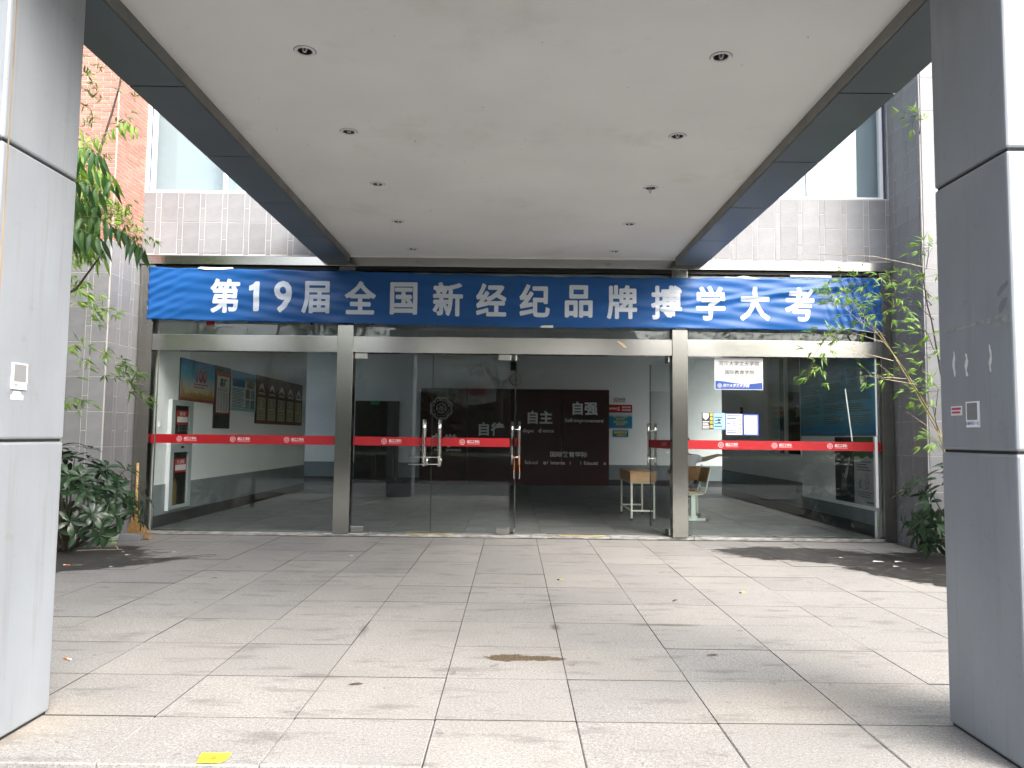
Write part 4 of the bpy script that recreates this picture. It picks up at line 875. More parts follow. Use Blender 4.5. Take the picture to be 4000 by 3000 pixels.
al = empty('alarm_box', (4.848, 15.95, 1.87), -PI/2, 'small dark red alarm box on the right lobby wall', 'alarm box'); MB().box(0, .12, -.03, 0, 0, .14).build('case', mat('alarm_red', (.16, .03, .03), .5), al, bevel=.004); MB().box(.03, .09, -.034, -.03, .05, .1).build('button', M['paper'], al)
cc = empty('security_camera', (-3.55, 12.6, 3.19), label='white security camera hanging from the lobby ceiling by the left mullion', cat='camera'); MB().tube([(.02, 0, .03), (.02, 0, .505)], .012, 8).build('bracket', M['white'], cc); MB().tube([(-.09, .03, -.02), (.1, -.05, .02)], .038, 12).build('housing', M['white'], cc, smooth=True); MB().tube([(.1, -.05, .02), (.115, -.056, .022)], .03, 12).build('lens', M['black'], cc)
# lines of tape on the floor and sill
for x0, nm in ((-1.386, 'left'), (.645, 'right')):
    tag(MB().box(0, .625, -.022, .022, 0, .0006).build('floor_tape', M['bluetape'], loc=(x0, 10.92, .0525)), 'dark blue tape line on the lobby floor behind the %s doors' % nm, 'tape', 'blue tape lines on the lobby floor')
    q = empty('sill_tape', (x0-.03, 9.992, .0415 if x0 < 0 else .0395), label='yellow warning tape with red print on the %s of the door sill' % nm, cat='tape', group='yellow tapes on the sill')
    MB().box(0, .62, -.0, .045, 0, .0008).build('tape', M['yellow'], q); b = MB()
    for k in range(9): b.box(.06+.045*k, .09+.045*k, .012, .034, .0008, .0012)
    b.build('print', M['orange'], q)

# ================================================================== furniture in the lobby
ZF = .0515
dk = empty('school_desk', (2.03, 12.32, ZF), label='wooden two-seat school desk on cream steel legs inside the open door', cat='desk')
MB().box(-.215, .215, -.6, .6, .745, .765).build('desk_top', M['wood'], dk, bevel=.004)
MB().box(-.20, .20, -.585, -.57, .60, .745).box(-.20, -.185, -.57, .57, .60, .745).box(.185, .20, -.57, .57, .60, .745).box(-.185, .185, -.57, .57, .60, .612).box(-.20, .20, .57, .585, .60, .745).build('drawer_box', M['wood'], dk)
for x in (-.175, .175):
    for y in (-.545, .545):
        l_ = MB().box(x-.014, x+.014, y-.014, y+.014, .03, .60).build('leg', M['leg'], dk); MB().box(x-.017, x+.017, y-.017, y+.017, 0, .035).build('foot_cap', M['black'], l_)
MB().box(-.161, .161, -.555, -.535, .575, .599).box(-.161, .161, -.552, -.538, .14, .165).box(-.161, .161, .538, .552, .14, .165).box(-.19, -.16, -.53, .53, .575, .599).box(-.185, -.165, -.53, .53, .14, .165).box(.165, .185, -.53, .53, .575, .599).build('stretcher', M['leg'], dk)
def chair(name, label, loc, rz, grp):
    c = empty(name, loc, rz, label, 'chair', grp)        # local +x is the front
    MB().box(-.19, .20, -.19, .19, .43, .448).build('seat', M['ply'], c, bevel=.006)
    b = MB(); n0 = 7
    for i in range(n0+1):
        a = -.19+.38*i/n0; bow = .03*(1-(a/.19)**2)
        for zz, xo in ((.60, -.205), (.83, -.265)):
            b.v += [(xo-bow, a, zz), (xo-bow-.012, a, zz)]
    for i in range(n0):
        k = 4*i
        b.f += [(k, k+2, k+6, k+4), (k+1, k+5, k+7, k+3), (k+2, k+3, k+7, k+6), (k, k+4, k+5, k+1)]
    b.f += [(0, 1, 3, 2), (4*n0, 4*n0+2, 4*n0+3, 4*n0+1)]
    o = b.build('backrest', M['ply'], c); fixnormals(o)
    for y in (-.175, .175):
        MB().tube([(.16, y, .415), (-.12, y, .415), (-.19, y, .44), (-.215, y, .52), (-.285, y, .86)], .011, 8).build('back_rail', M['legg'], c, smooth=True)
        l_ = MB().box(-.035, .035, y-.014, y+.014, .045, .405).build('leg', M['legg'], c)
        MB().box(-.19, .19, y-.016, y+.016, .012, .045).build('foot_bar', M['legg'], l_); MB().box(-.235, -.19, y-.02, y+.02, .0, .05).box(.19, .235, y-.02, y+.02, .0, .05).build('foot_cap', M['black'], l_)
    MB().tube([(0, -.175, .33), (0, .175, .33)], .011, 8).build('stretcher', M['legg'], c)
    return c
chair('school_chair', 'ply school chair facing left just right of the right mullion', (2.80, 11.95, ZF), rad(186), 'school chairs in the lobby')
chair('school_chair', 'ply school chair with its back to the door, person sitting on it', (2.93, 12.72, ZF), rad(92), 'school chairs in the lobby')
# seated person, mostly behind the right mullion
pr = empty('person', (2.95, 12.78, ZF), label='person in a white shirt sitting by the right mullion, one arm stretched out', cat='person')
skin = mat('skin', (.50, .33, .25), .5); shirt = mat('white_shirt', (.84, .86, .90), .8, var=.06, vscale=9); trous = mat('dark_trousers', (.03, .035, .05), .8); hairm = mat('black_hair', (.012, .01, .009), .4)
def skinned(name, m, verts, edges, root, parent, sub=2):
    me = bpy.data.meshes.new(name); me.from_pydata([v[:3] for v in verts], edges, []); me.materials.append(m)
    o = link(name, me, parent); o.modifiers.new('skin', 'SKIN')
    for v, d in zip(verts, me.skin_vertices[0].data): d.radius = (v[3], v[4] if len(v) > 4 else v[3])
    me.skin_vertices[0].data[root].use_root = True
    s_ = o.modifiers.new('sub', 'SUBSURF'); s_.levels = sub; s_.render_levels = sub
    return o
# body: local x right, y forward, z up (sitting at .45)
V_ = [(0, .08, .50, .13, .11), (0, .06, .64, .125, .10), (0, .05, .80, .14, .10), (0, .06, .93, .13, .09), (0, .08, 1.02, .05), (0, .10, 1.09, .05),
      (.16, .06, .955, .055), (.30, .04, .93, .043), (.42, .0, .975, .036), (.52, -.03, 1.01, .028),
      (-.16, .06, .955, .055), (-.24, .14, .76, .043), (-.20, .36, .70, .036), (-.18, .44, .70, .028),
      (.09, .14, .50, .085), (.10, .50, .52, .065), (.10, .50, .28, .05), (.10, .48, .09, .038), (.10, .60, .045, .035),
      (-.09, .14, .50, .085), (-.10, .50, .52, .065), (-.10, .52, .28, .05), (-.10, .50, .09, .038), (-.10, .62, .045, .035)]
E_ = [(0, 1), (1, 2), (2, 3), (3, 4), (4, 5), (3, 6), (6, 7), (7, 8), (8, 9), (3, 10), (10, 11), (11, 12), (12, 13), (0, 14), (14, 15), (15, 16), (16, 17), (17, 18), (0, 19), (19, 20), (20, 21), (21, 22), (22, 23)]
for hx, hy, hz, dx, dy in ((.52, -.03, 1.01, 1, -.25), (-.18, .44, .70, .1, 1)):     # palm and five fingers
    d = Vector((dx, dy, 0)).normalized(); sdv = Vector((-d.y, d.x, 0)); base = len(V_); H = Vector((hx, hy, hz)); wr_ = 9 if hx > 0 else 13
    palm = H+d*.06; V_.append((*palm, .030, .014)); E_.append((wr_, base))
    for q, (o_, ln) in enumerate(((-.030, .055), (-.011, .07), (.009, .075), (.028, .06))):
        a = palm+sdv*o_+d*.03; c = a+d*ln*.55-Vector((0, 0, .008)); e = a+d*ln-Vector((0, 0, .026)); i0 = len(V_)
        V_ += [(*a, .0085), (*c, .0075), (*e, .006)]; E_ += [(base, i0), (i0, i0+1), (i0+1, i0+2)]
    a = H+d*.03+sdv*.035; c = a+d*.03+sdv*.02; i0 = len(V_); V_ += [(*a, .010), (*c, .008)]; E_ += [(base, i0), (i0, i0+1)]
skinned('body', skin, V_, E_, 0, pr)
skinned('shirt', shirt, [(0, .07, .47, .155, .135), (0, .06, .64, .15, .125), (0, .05, .80, .165, .125), (0, .06, .935, .15, .11), (.17, .06, .955, .075), (.29, .045, .93, .064), (-.17, .06, .955, .075), (-.225, .12, .80, .064)], [(0, 1), (1, 2), (2, 3), (3, 4), (4, 5), (3, 6), (6, 7)], 0, pr)
skinned('trousers', trous, [(0, .09, .505, .145, .12), (.09, .15, .505, .10), (.10, .50, .525, .08), (.10, .50, .28, .068), (.10, .485, .13, .06), (-.09, .15, .505, .10), (-.10, .50, .525, .08), (-.10, .52, .28, .068), (-.10, .505, .13, .06)], [(0, 1), (1, 2), (2, 3), (3, 4), (0, 5), (5, 6), (6, 7), (7, 8)], 0, pr)
bm = bmesh.new(); bmesh.ops.create_uvsphere(bm, u_segments=24, v_segments=16, radius=1)
for v in bm.verts:
    x, y_, z = v.co; s_ = 1-.22*max(0, -z)
    yy = y_*.098*s_ + (.022*math.exp(-((x/.25)**2+((z+.1)/.22)**2)) if y_ > .6 else 0) - (.006*math.exp(-(((abs(x)-.35)/.18)**2+((z-.08)/.12)**2)) if y_ > .5 else 0)
    v.co = Vector((x*.077*s_, yy+.12, z*.115+1.195))
me = bpy.data.meshes.new('head'); bm.to_mesh(me); bm.free(); me.materials.append(skin); me.polygons.foreach_set('use_smooth', [True]*len(me.polygons)); hd = link('head', me, pr)
for s_ in (-1, 1): MB().lathe([(0, -.012), (.012, -.006), (.012, .006), (0, .012)], 8, (.078*s_, .115, 1.19)).build('ear', skin, hd, smooth=True)
for s_ in (-1, 1): MB().lathe([(0, -.006), (.009, 0), (0, .006)], 8, (.028*s_, .208, 1.205)).build('eye', hairm, hd)
MB().box(-.022, .022, .206, .212, 1.135, 1.141).build('mouth', mat('lip', (.35, .14, .12), .5), hd)
bm = bmesh.new(); bmesh.ops.create_uvsphere(bm, u_segments=24, v_segments=14, radius=1)
for v in bm.verts:
    x, y_, z = v.co; v.co = Vector((x*.089, y_*.106+.103, max(z, -.75)*.118+1.212))
bmesh.ops.delete(bm, geom=[v for v in bm.verts if v.co.y > .165 and v.co.z < 1.25], context='VERTS')
me = bpy.data.meshes.new('hair'); bm.to_mesh(me); bm.free(); me.materials.append(hairm); me.polygons.foreach_set('use_smooth', [True]*len(me.polygons)); link('hair', me, pr)
for s_ in (-1, 1): MB().box(.1*s_-.04, .1*s_+.04, .44, .66, .0, .085).build('shoe', M['dark'], pr, bevel=.02)

# ================================================================== notices and marks on the two pillars
def plq(x, y0, z0, rz, wd, ht, label):
    p = empty('code_placard', (x, y0, z0), rz, label, 'placard'); MB().box(0, wd, -.007, 0, 0, ht).build('plate', M['white'], p, bevel=.0015)
    MB().box(.010, wd-.010, -.0078, -.007, ht*.29, ht-.006).build('blank_panel', mat('pale_grey_print', (.20, .205, .21), .6) if 'pale_grey_print' not in bpy.data.materials else bpy.data.materials['pale_grey_print'], p)
    text('lettering', '安徽码扫一扫', .017, mat('placard_blue', (.03, .14, .45), .5) if 'placard_blue' not in bpy.data.materials else bpy.data.materials['placard_blue'], p, wd/2, -.0076, ht*.11, off=.01)
    return p
plq(-2.2125, 3.268, 1.530, PI/2, .102, .118, 'small white placard with blue lettering on the left pillar')
plq(2.0975, 3.462, 1.412, -PI/2, .096, .118, 'small white placard with blue lettering on the right pillar')
p = tag(MB().prism([(0, 0), (.085, 0), (.085, .02), (.07, .024), (.062, .037), (.018, .037), (.012, .022), (0, .018)], -.001, 0).build('sticker', M['paper'], loc=(-2.2124, 3.272, 1.485), rot=(0, 0, PI/2)), 'torn white sticker with red print under the left placard', 'sticker')
b = MB(); lines(b, .02, .06, .022, .032, 1, -.0014, .7, 0); lines(b, .008, .075, .006, .016, 1, -.0014, .7, 0); b.build('print', M['pinkink'], p)
p = tag(MB().box(0, .088, -.001, 0, 0, .044).build('sticker', M['paper'], loc=(2.0976, 3.588, 1.470), rot=(0, 0, -PI/2)), 'small white sticker with red print beside the right placard', 'sticker')
b = MB(); lines(b, .006, .08, .022, .038, 1, -.0014, .7, 0); lines(b, .006, .074, .006, .02, 1, -.0014, .7, 0); b.build('print', mat('crimson_ink', (.45, .05, .13), .5), p)
def glue(y0, z0, z1, label, seed):
    r = random.Random(seed); n = 9; L_ = []; R_ = []
    for k in range(n+1):
        z = z0+(z1-z0)*k/n; wv = (.003+.006*r.random())*(1.5 if 2 < k < 7 else .8); cxx = .004*math.sin(k*.9+seed); L_.append((cxx-wv, z)); R_.append((cxx+wv, z))
    o = MB().prism(L_[::-1]+R_, -.0012, 0).build('paper_remnant', M['paper'], loc=(2.0974, y0, 0), rot=(0, 0, -PI/2)); tag(o, label, 'paper remnant', 'white paper remnants on the right pillar'); fixnormals(o)
glue(3.553, 1.655, 1.775, 'leftmost torn white paper strip on the right pillar', 1); glue(3.456, 1.65, 1.755, 'middle torn white paper strip on the right pillar', 2); glue(3.281, 1.655, 1.775, 'rightmost torn white paper strip on the right pillar', 3)
gt = mat('grey_tape_residue', (.30, .31, .31), .55, var=.25, vscale=30)
gd = mat('dark_glue_residue', (.20, .205, .21), .6)
def resid(name, label, y, z, pts, m): o = MB().prism(pts, -.0008, 0).build(name, m, loc=(2.0977, y, z), rot=(0, 0, -PI/2)); tag(o, label, 'residue')
resid('tape_residue', 'grey strip of old tape across the right pillar above the paper strips', 3.645, 1.86, [(0, .0), (.02, .02), (.10, .035), (.25, .03), (.40, .035), (.50, .03), (.50, .0), (.42, -.02), (.36, .012), (.22, .018), (.13, .012), (.04, .008)], gt)
resid('glue_residue', 'dark glue flakes near the front edge of the right pillar', 3.225, 1.99, [(0, 0), (.03, .03), (.075, .045), (.08, .03), (.05, .012), (.01, -.015)], gd)
resid('glue_residue', 'lower dark glue flake near the front edge of the right pillar', 3.215, 1.93, [(0, 0), (.03, .035), (.06, .035), (.045, -.0), (.005, -.03)], gd)
# yellow distance tape on the front slab
tpe = empty('distance_tape', (-1.235, 3.197, .0022), label='yellow tape piece with orange characters on the front paving slab', cat='tape')
o = MB(); o.poly([(-.047, -.05, .0006), (.045, -.05, .0006), (.066, -.02, .0006), (.063, .05, .0006), (-.065, .05, .0006)]); o.build('tape', M['yellow'], tpe)
for k, ch in enumerate('间隔1'): text('lettering', ch, .042, M['orange'], tpe, -.038+.038*k, -.02, .0012, off=.01, rot=(0, 0, 0))

# ================================================================== broom, bowl, stone, sticks, litter
br = empty('broom', (-4.70, 9.42, 0), label='straw broom leaning on the left post behind the shrub', cat='broom')
MB().tube([(-.075, .12, .95), (-.06, .09, .6), (-.045, .06, .42)], .017, 8).build('handle', M['cane'], br, smooth=True)
b = MB(); r_ = random.Random(5)
for k in range(230):
    a = r_.uniform(-1, 1); d = r_.uniform(-1, 1); top = Vector((-.05+a*.022, .06+d*.02, .40)); mid = Vector((-.03+a*.06+.01, .03+d*.035, .22)); e = Vector((.02+a*.135+(.06 if a > .5 else 0)*r_.random(), -.01+d*.05, .004+r_.random()*.03))
    b.tube([top, mid, e], [.0035, .003, .0016], 3, False)
b.build('bristles', M['straw'], br)
for z in (.40, .345, .29): b = MB().lathe([(.034-.0*z, -.006), (.036, .006)], 14, (-.047+(.40-z)*.06, .06-(.40-z)*.1, z)); b.build('binding', M['stem_d'], br)
MB().tube([(-.047, .06, .46), (-.045, .058, .39)], [.022, .034], 10).build('bundle_neck', M['straw'], br)
bw = empty('paper_bowl', (-4.83, 9.12, 0), label='white paper bowl with green stripes beside the shrub', cat='bowl')
MB().lathe([(0, .002), (.050, .002), (.068, .098), (.072, .1), (.066, .096), (.048, .008), (0, .008)], 24).build('bowl', M['paper'], bw, smooth=True)
for z0, z1 in ((.02, .045), (.055, .062)): MB().lathe([(.0504+.0189*(z0/.1)+.0006, z0), (.0504+.0189*(z1/.1)+.0006, z1)], 24).build('green_stripe', mat('stripe_green_%d' % int(z0*1000), (.10, .33, .06), .5), bw)
tag(MB().box(-.15, .13, -.06, .05, 0, .085).build('stone_block', M['tile'], loc=(-4.72, 9.36, 0), bevel=.008), 'grey stone block behind the paper bowl', 'stone block')
tag(MB().tube([(-4.86, 8.35, .62), (-4.66, 8.55, .28), (-4.53, 8.68, .004)], .006, 5).build('stick', M['twig']), 'thin pale stick leaning out of the left shrub', 'stick')
tag(MB().tube([(-4.90, 8.50, .006), (-4.68, 8.585, .007), (-4.45, 8.62, .006)], .006, 5).build('stick', M['twig']), 'thin stick lying on the ground in front of the paper bowl', 'stick')
bits = [(-1.78, 8.39, .03), (-3.99, 7.54, .022), (4.06, 8.41, .06), (4.29, 8.43, .05), (4.10, 8.11, .03), (-4.20, 8.25, .03), (-4.35, 8.45, .025), (-3.8, 8.5, .025), (3.75, 8.65, .03)]
for x, y_, s_ in bits:
    o = MB().poly([(-s_, -.3*s_, .0), (s_*.8, -.4*s_, .004), (s_, .35*s_, .002), (-.7*s_, .4*s_, .006)]).build('paper_scrap', M['paper'], loc=(x, y_, .003), rot=(0, 0, x*3)); tag(o, ['white paper scrap on the paving toward the left doors', 'white paper scrap at the edge of the left wet patch', 'largest white paper scrap in the right wet patch', 'white paper scrap in the right wet patch nearest the shrub', 'white paper scrap at the front of the right wet patch', 'white paper scrap in front of the paper bowl', 'white paper scrap by the stick near the left shrub', 'white paper scrap right of the broom', 'white paper scrap inside the far side of the right wet patch'][bits.index((x, y_, s_))], 'litter', 'white paper scraps on the paving')
for x, y_, lab in ((2.02, 6.65, 'yellow cigarette end on the middle right of the paving'), (.46, 7.09, 'dark yellow cigarette end near the middle of the paving'), (-2.63, 4.51, 'orange cigarette end by the left pillar'), (-4.45, 7.58, 'tan cigarette end in the left wet patch')):
    c_ = empty('cigarette_end', (x, y_, .009), x*5, lab, 'litter', 'cigarette ends on the paving'); MB().tube([(-.022, 0, 0), (.02, 0, 0)], .005, 8).build('filter', M['orange'] if x < -2 else M['yellow'], c_); MB().tube([(.02, 0, 0), (.05, .004, 0)], .005, 8).build('paper_tube', M['dark'] if x > 0 else M['paper'], c_)
for x, y_, rz, lab in ((-.84, 4.13, .3, 'small dry leaf on the paving in front of the left doors'), (-2.76, 7.01, 1.0, 'small dark leaf on the paving at the left'), (1.25, 4.75, .1, 'small dark leaf on the paving right of the brown patch'), (1.35, 6.3, .8, 'black leaf scrap on the paving toward the right')):
    o = MB().poly([(-.04, 0, 0), (-.01, -.012, .006), (.025, -.009, .004), (.045, 0, 0), (.02, .01, .006), (-.012, .012, .004)]).build('dry_leaf', mat('dry_leaf_%d' % int(abs(x*100)), (.10, .06, .03), .7), loc=(x, y_, .003), rot=(0, 0, rz)); tag(o, lab, 'leaf')

# ================================================================== plants
def leaf_mesh(L_, W_, droop, fold, m, name='leaf', tip=.35, n=5):
    b = MB()
    for i in range(n+1):
        t = i/n; wv = W_/2*math.sin(PI*(t**.68 if tip < .5 else t**1.25))**(1.15 if tip < .5 else .8) if 0 < i < n else .0004
        x = L_*t*(1-.12*droop*t); z = -droop*L_*t*t*.5
        b.v += [(x, -wv, z+fold*wv), (x, 0, z), (x, wv, z+fold*wv)]
    for i in range(n):
        k = 3*i; b.f += [(k, k+3, k+4, k+1), (k+1, k+4, k+5, k+2)]
    return b.mesh(name, m, True)
class Plant:
    def __init__(s, name, label, cat, loc, group=None):
        s.root = empty(name, loc, 0, label, cat, group); s.o = Vector(loc); s.lv = []
    def stem(s, pts, r, m, name='stem', seg=6):
        return MB().tube([Vector(p)-s.o for p in pts], r, seg).build(name, m, s.root, smooth=True)
    def leaf(s, me, pos, d, rollv=None, sc=1.0):
        d = Vector(d).normalized(); up = Vector((0, 0, 1)) if rollv is None else Vector(rollv)
        y = up.cross(d)
        if y.length < .05: y = Vector((0, 1, 0)).cross(d)
        y.normalize(); z = d.cross(y)
        R = Matrix(((d.x, y.x, z.x), (d.y, y.y, z.y), (d.z, y.z, z.z)))
        s.lv.append((me, Vector(pos)-s.o, R, sc, (Vector(pos)-Vector((0, 0, CAM_H))).length))
    def finish(s, limit=298):
        s.lv.sort(key=lambda q: q[4])
        for me, p, R, sc, _ in s.lv[:limit]:
            o = link('leaf', me, s.root, p, R.to_euler(), (sc, sc, sc))
        rest = s.lv[limit:]
        if rest:
            b = MB()
            for me, p, R, sc, _ in rest:
                n = len(b.v); b.v += [tuple(R @ (v.co*sc) + p) for v in me.vertices]; b.f += [tuple(n+i for i in f_.vertices) for f_ in me.polygons]
            o = b.build('foliage', rest[0][0].materials[0], s.root, smooth=True); o['kind'] = 'stuff'
        return s.root
rg = random.Random(11)
U = rg.uniform
BL = [leaf_mesh(U(.085, .125), U(.013, .017), U(.2, .7), .2, M['l_bam']) for _ in range(5)]
BLD = [leaf_mesh(U(.11, .15), U(.017, .022), U(.2, .7), .2, M['l_bamd']) for _ in range(4)]
def interp(pts, t):
    n = len(pts)-1; k = min(int(t*n), n-1); f_ = t*n-k; return Vector(pts[k]).lerp(Vector(pts[k+1]), f_)
def bamboo_cluster(P, p, main, lib, n=5, sc=1.0):
    main = Vector(main)
    for k in range(n):
        az = U(-1.1, 1.1); d = main+Vector((U(-.75, .75), U(-.75, .75), U(-.6, .45)))
        P.leaf(lib[rg.randrange(len(lib))], p+Vector((U(-.015, .015), U(-.015, .015), U(-.01, .01))), d, (U(-.7, .7), U(-1.6, .4), 1), U(.75, 1.2)*sc)
def bamboo_branch(P, pts, r, m, n, lib, spread=.14, leaves=(3, 6), t0=.25, main=None, sc=1.0):
    P.stem(pts, [r*(1-.7*i/(len(pts)-1)) for i in range(len(pts))], m, 'branch', 5)
    tw = MB()
    for k in range(n):
        t = t0+(1-t0)*(k+.5)/n; p = interp(pts, t); q = p+Vector((U(-1, .6)*spread, U(-1, 1)*spread, U(-.6, .8)*spread))
        tw.tube([p-P.o, (p.lerp(q, .5)+Vector((0, 0, .012)))-P.o, q-P.o], [.0018, .0014, .0009], 3, False)
        mdir = main if main else (q-p).normalized()+Vector((-.5, 0, -.1))
        bamboo_cluster(P, q, mdir, lib, rg.randint(*leaves), sc)
    tw.build('twigs', m, P.root)
def jy(pts, y, dy=.25): # give a flat list of (x, z) some depth
    return [(x, y+U(-dy, dy)*(i/len(pts)), z) for i, (x, z) in enumerate(pts)]
# ---- bamboo at the right
B1 = Plant('bamboo', 'young bamboo with thin arching canes beside the right pillar', 'bamboo', (5.02, 8.0, 0))
B1.stem([(5.02, 8.0, 0), (4.85, 8.0, .45), (4.67, 8.0, 1.0), (4.53, 8.0, 1.44), (4.21, 7.98, 2.01), (3.91, 7.95, 2.50), (3.64, 7.93, 2.76)], [.009, .009, .008, .0075, .006, .0045, .002], M['stem_y'])
B1.stem([(5.0, 8.06, 0), (4.8, 8.06, .7), (4.56, 8.05, 1.5), (4.20, 8.03, 2.12), (3.83, 8.0, 2.60), (3.6, 8.0, 2.9)], [.008, .008, .007, .006, .0045, .002], M['stem_y'])
B1.stem([(5.05, 8.1, 0), (4.8, 8.1, 1.1), (4.66, 8.1, 1.9), (4.54, 8.08, 2.65), (4.50, 8.08, 2.81), (4.42, 8.05, 3.3), (4.40, 8.0, 3.9), (4.42, 8.0, 5.0)], [.009, .009, .0085, .008, .0075, .006, .004, .002], M['stem_d'])
for pts, n in (([(4.50, 2.81), (4.29, 3.04), (3.93, 3.12), (3.57, 3.03), (3.25, 2.82)], 13), ([(4.52, 2.65), (4.28, 2.87), (3.84, 2.95), (3.42, 2.86)], 11), ([(3.91, 2.50), (3.75, 2.62), (3.55, 2.78), (3.40, 2.93)], 9), ([(3.9, 2.5), (3.6, 2.55), (3.4, 2.47), (3.25, 2.27), (3.2, 2.05)], 11),
               ([(4.50, 2.81), (4.2, 2.82), (3.95, 2.72), (3.7, 2.68)], 8), ([(4.21, 2.01), (4.0, 2.02), (3.8, 2.05)], 3), ([(4.53, 1.44), (4.45, 1.7), (4.3, 1.86), (4.2, 1.8)], 7), ([(4.5, 1.6), (4.52, 1.9), (4.42, 2.15), (4.35, 2.3)], 8), ([(4.62, 2.1), (4.5, 2.35), (4.42, 2.5), (4.3, 2.55)], 8), ([(4.5, 2.9), (4.4, 3.05), (4.3, 3.15)], 5), ([(4.6, 1.2), (4.5, 1.32), (4.38, 1.36)], 4), ([(4.45, 3.2), (4.5, 3.4), (4.42, 3.45)], 4), ([(4.42, 4.7), (4.4, 4.88), (4.32, 4.9)], 3)):
    bamboo_branch(B1, jy(pts, 8.0), .0045, M['stem_d'] if pts[0][0] > 4.4 else M['twig'], int(n*2.5), BL, .18, (4, 7))
for pts in ([(4.02, 2.19), (3.48, 2.33)], [(4.26, 1.94), (3.71, 2.03)], [(3.91, 2.39), (3.52, 2.51)], [(4.67, 3.10), (4.53, 3.17), (3.85, 3.31), (3.24, 3.33)], [(4.72, 1.25), (4.15, 1.65)], [(4.73, 1.3), (4.4, 1.48)]):
    B1.stem([(x, 7.9, z) for x, z in pts], [.004]*(len(pts)-1)+[.0015], M['twig'], 'branch', 4)
for x, z in ((3.22, 2.11), (3.28, 2.27), (3.16, 2.0), (3.35, 1.94), (3.74, 2.03), (3.87, 1.95), (3.42, 2.41)):
    bamboo_cluster(B1, Vector((x, 7.95+U(-.1, .1), z)), (-.6, 0, -.25), BL, 6)
for x, z in ((3.85, 3.17), (3.56, 3.08), (3.43, 3.03), (4.1, 3.16), (4.3, 3.12), (4.43, 3.14), (4.33, 4.92), (4.45, 4.86), (4.4, 3.5)):
    bamboo_cluster(B1, Vector((x, 8.0+U(-.1, .1), z)), (-.3, 0, .5), BL, 6)
B1.finish()
# ---- bamboo at the left
B2 = Plant('bamboo', 'tall bamboo with dark cane in front of the brick wall', 'bamboo', (-5.2, 8.3, 0))
B2.stem([(-5.2, 8.3, 0), (-5.14, 8.3, 1.4), (-5.05, 8.3, 2.73), (-5.0, 8.3, 3.61), (-4.87, 8.3, 4.14), (-4.73, 8.3, 4.62), (-4.63, 8.3, 5.01), (-4.56, 8.3, 5.32), (-4.54, 8.3, 5.9)], [.017, .016, .015, .014, .013, .012, .011, .010, .006], M['stem_d'])
for z, x in ((5.01, -4.63), (4.62, -4.73), (4.14, -4.87), (5.32, -4.56)):
    for q in (-1, 1): bamboo_branch(B2, [(x, 8.3, z), (x+q*.15, 8.28, z+.2), (x+q*.34, 8.25, z+.28+U(-.1, .1))], .003, M['twig'], 6, BLD, .09, (4, 6), .35, (q*.4, 0, .2), .7)
for x, z in ((-4.82, 5.32), (-4.89, 4.95), (-4.87, 5.16), (-4.95, 5.05), (-4.8, 4.8), (-4.92, 4.6), (-4.75, 5.2), (-4.9, 5.4), (-4.7, 4.55), (-4.98, 4.4), (-4.6, 4.9), (-4.85, 4.3)): bamboo_cluster(B2, Vector((x, 8.2+U(-.2, .2), z)), (.2, 0, .2), BLD, 9, .95)
B2.finish()
B3 = Plant('bamboo', 'low leafy bamboo hanging over the tiled left wall', 'bamboo', (-5.35, 8.15, 0))
B3.stem([(-5.35, 8.15, 0), (-5.3, 8.15, 1.6), (-5.2, 8.15, 2.8), (-5.05, 8.15, 3.6), (-4.9, 8.12, 4.0)], [.014, .013, .011, .008, .004], M['stem'])
for pts, n in (([(-5.1, 3.5), (-4.85, 3.85), (-4.6, 3.95), (-4.42, 3.92)], 15), ([(-5.05, 3.6), (-4.8, 3.75), (-4.5, 3.8), (-4.28, 3.7)], 15), ([(-5.0, 3.65), (-4.6, 3.8), (-4.35, 3.68), (-4.12, 3.54)], 12), ([(-5.0, 3.8), (-4.75, 4.1), (-4.6, 4.15)], 8), ([(-5.1, 3.4), (-4.7, 3.5), (-4.4, 3.55), (-4.08, 3.52)], 10)):
    bamboo_branch(B3, jy(pts, 8.15), .0035, M['stem'], int(n*3.0), BL, .16, (5, 8))
for pts, n in (([(-5.15, 2.9), (-4.95, 3.0), (-4.8, 2.9), (-4.55, 2.75)], 10), ([(-5.2, 2.6), (-4.9, 2.75), (-4.65, 2.65), (-4.5, 2.5)], 9), ([(-5.2, 2.2), (-4.8, 2.3), (-4.5, 2.2), (-4.3, 2.05)], 10), ([(-5.2, 1.9), (-4.7, 2.05), (-4.3, 1.98), (-4.05, 1.85)], 8), ([(-5.25, 1.5), (-4.9, 1.65), (-4.6, 1.6)], 6), ([(-5.2, 3.1), (-4.95, 3.3), (-4.75, 3.2)], 9), ([(-4.5, 2.0), (-4.2, 1.8), (-4.08, 1.68)], 4)):
    bamboo_branch(B3, jy(pts, 8.2), .003, M['twig'], int(n*1.8), BLD, .14, (4, 7), .2, (.5, 0, -.2))
B3.finish()
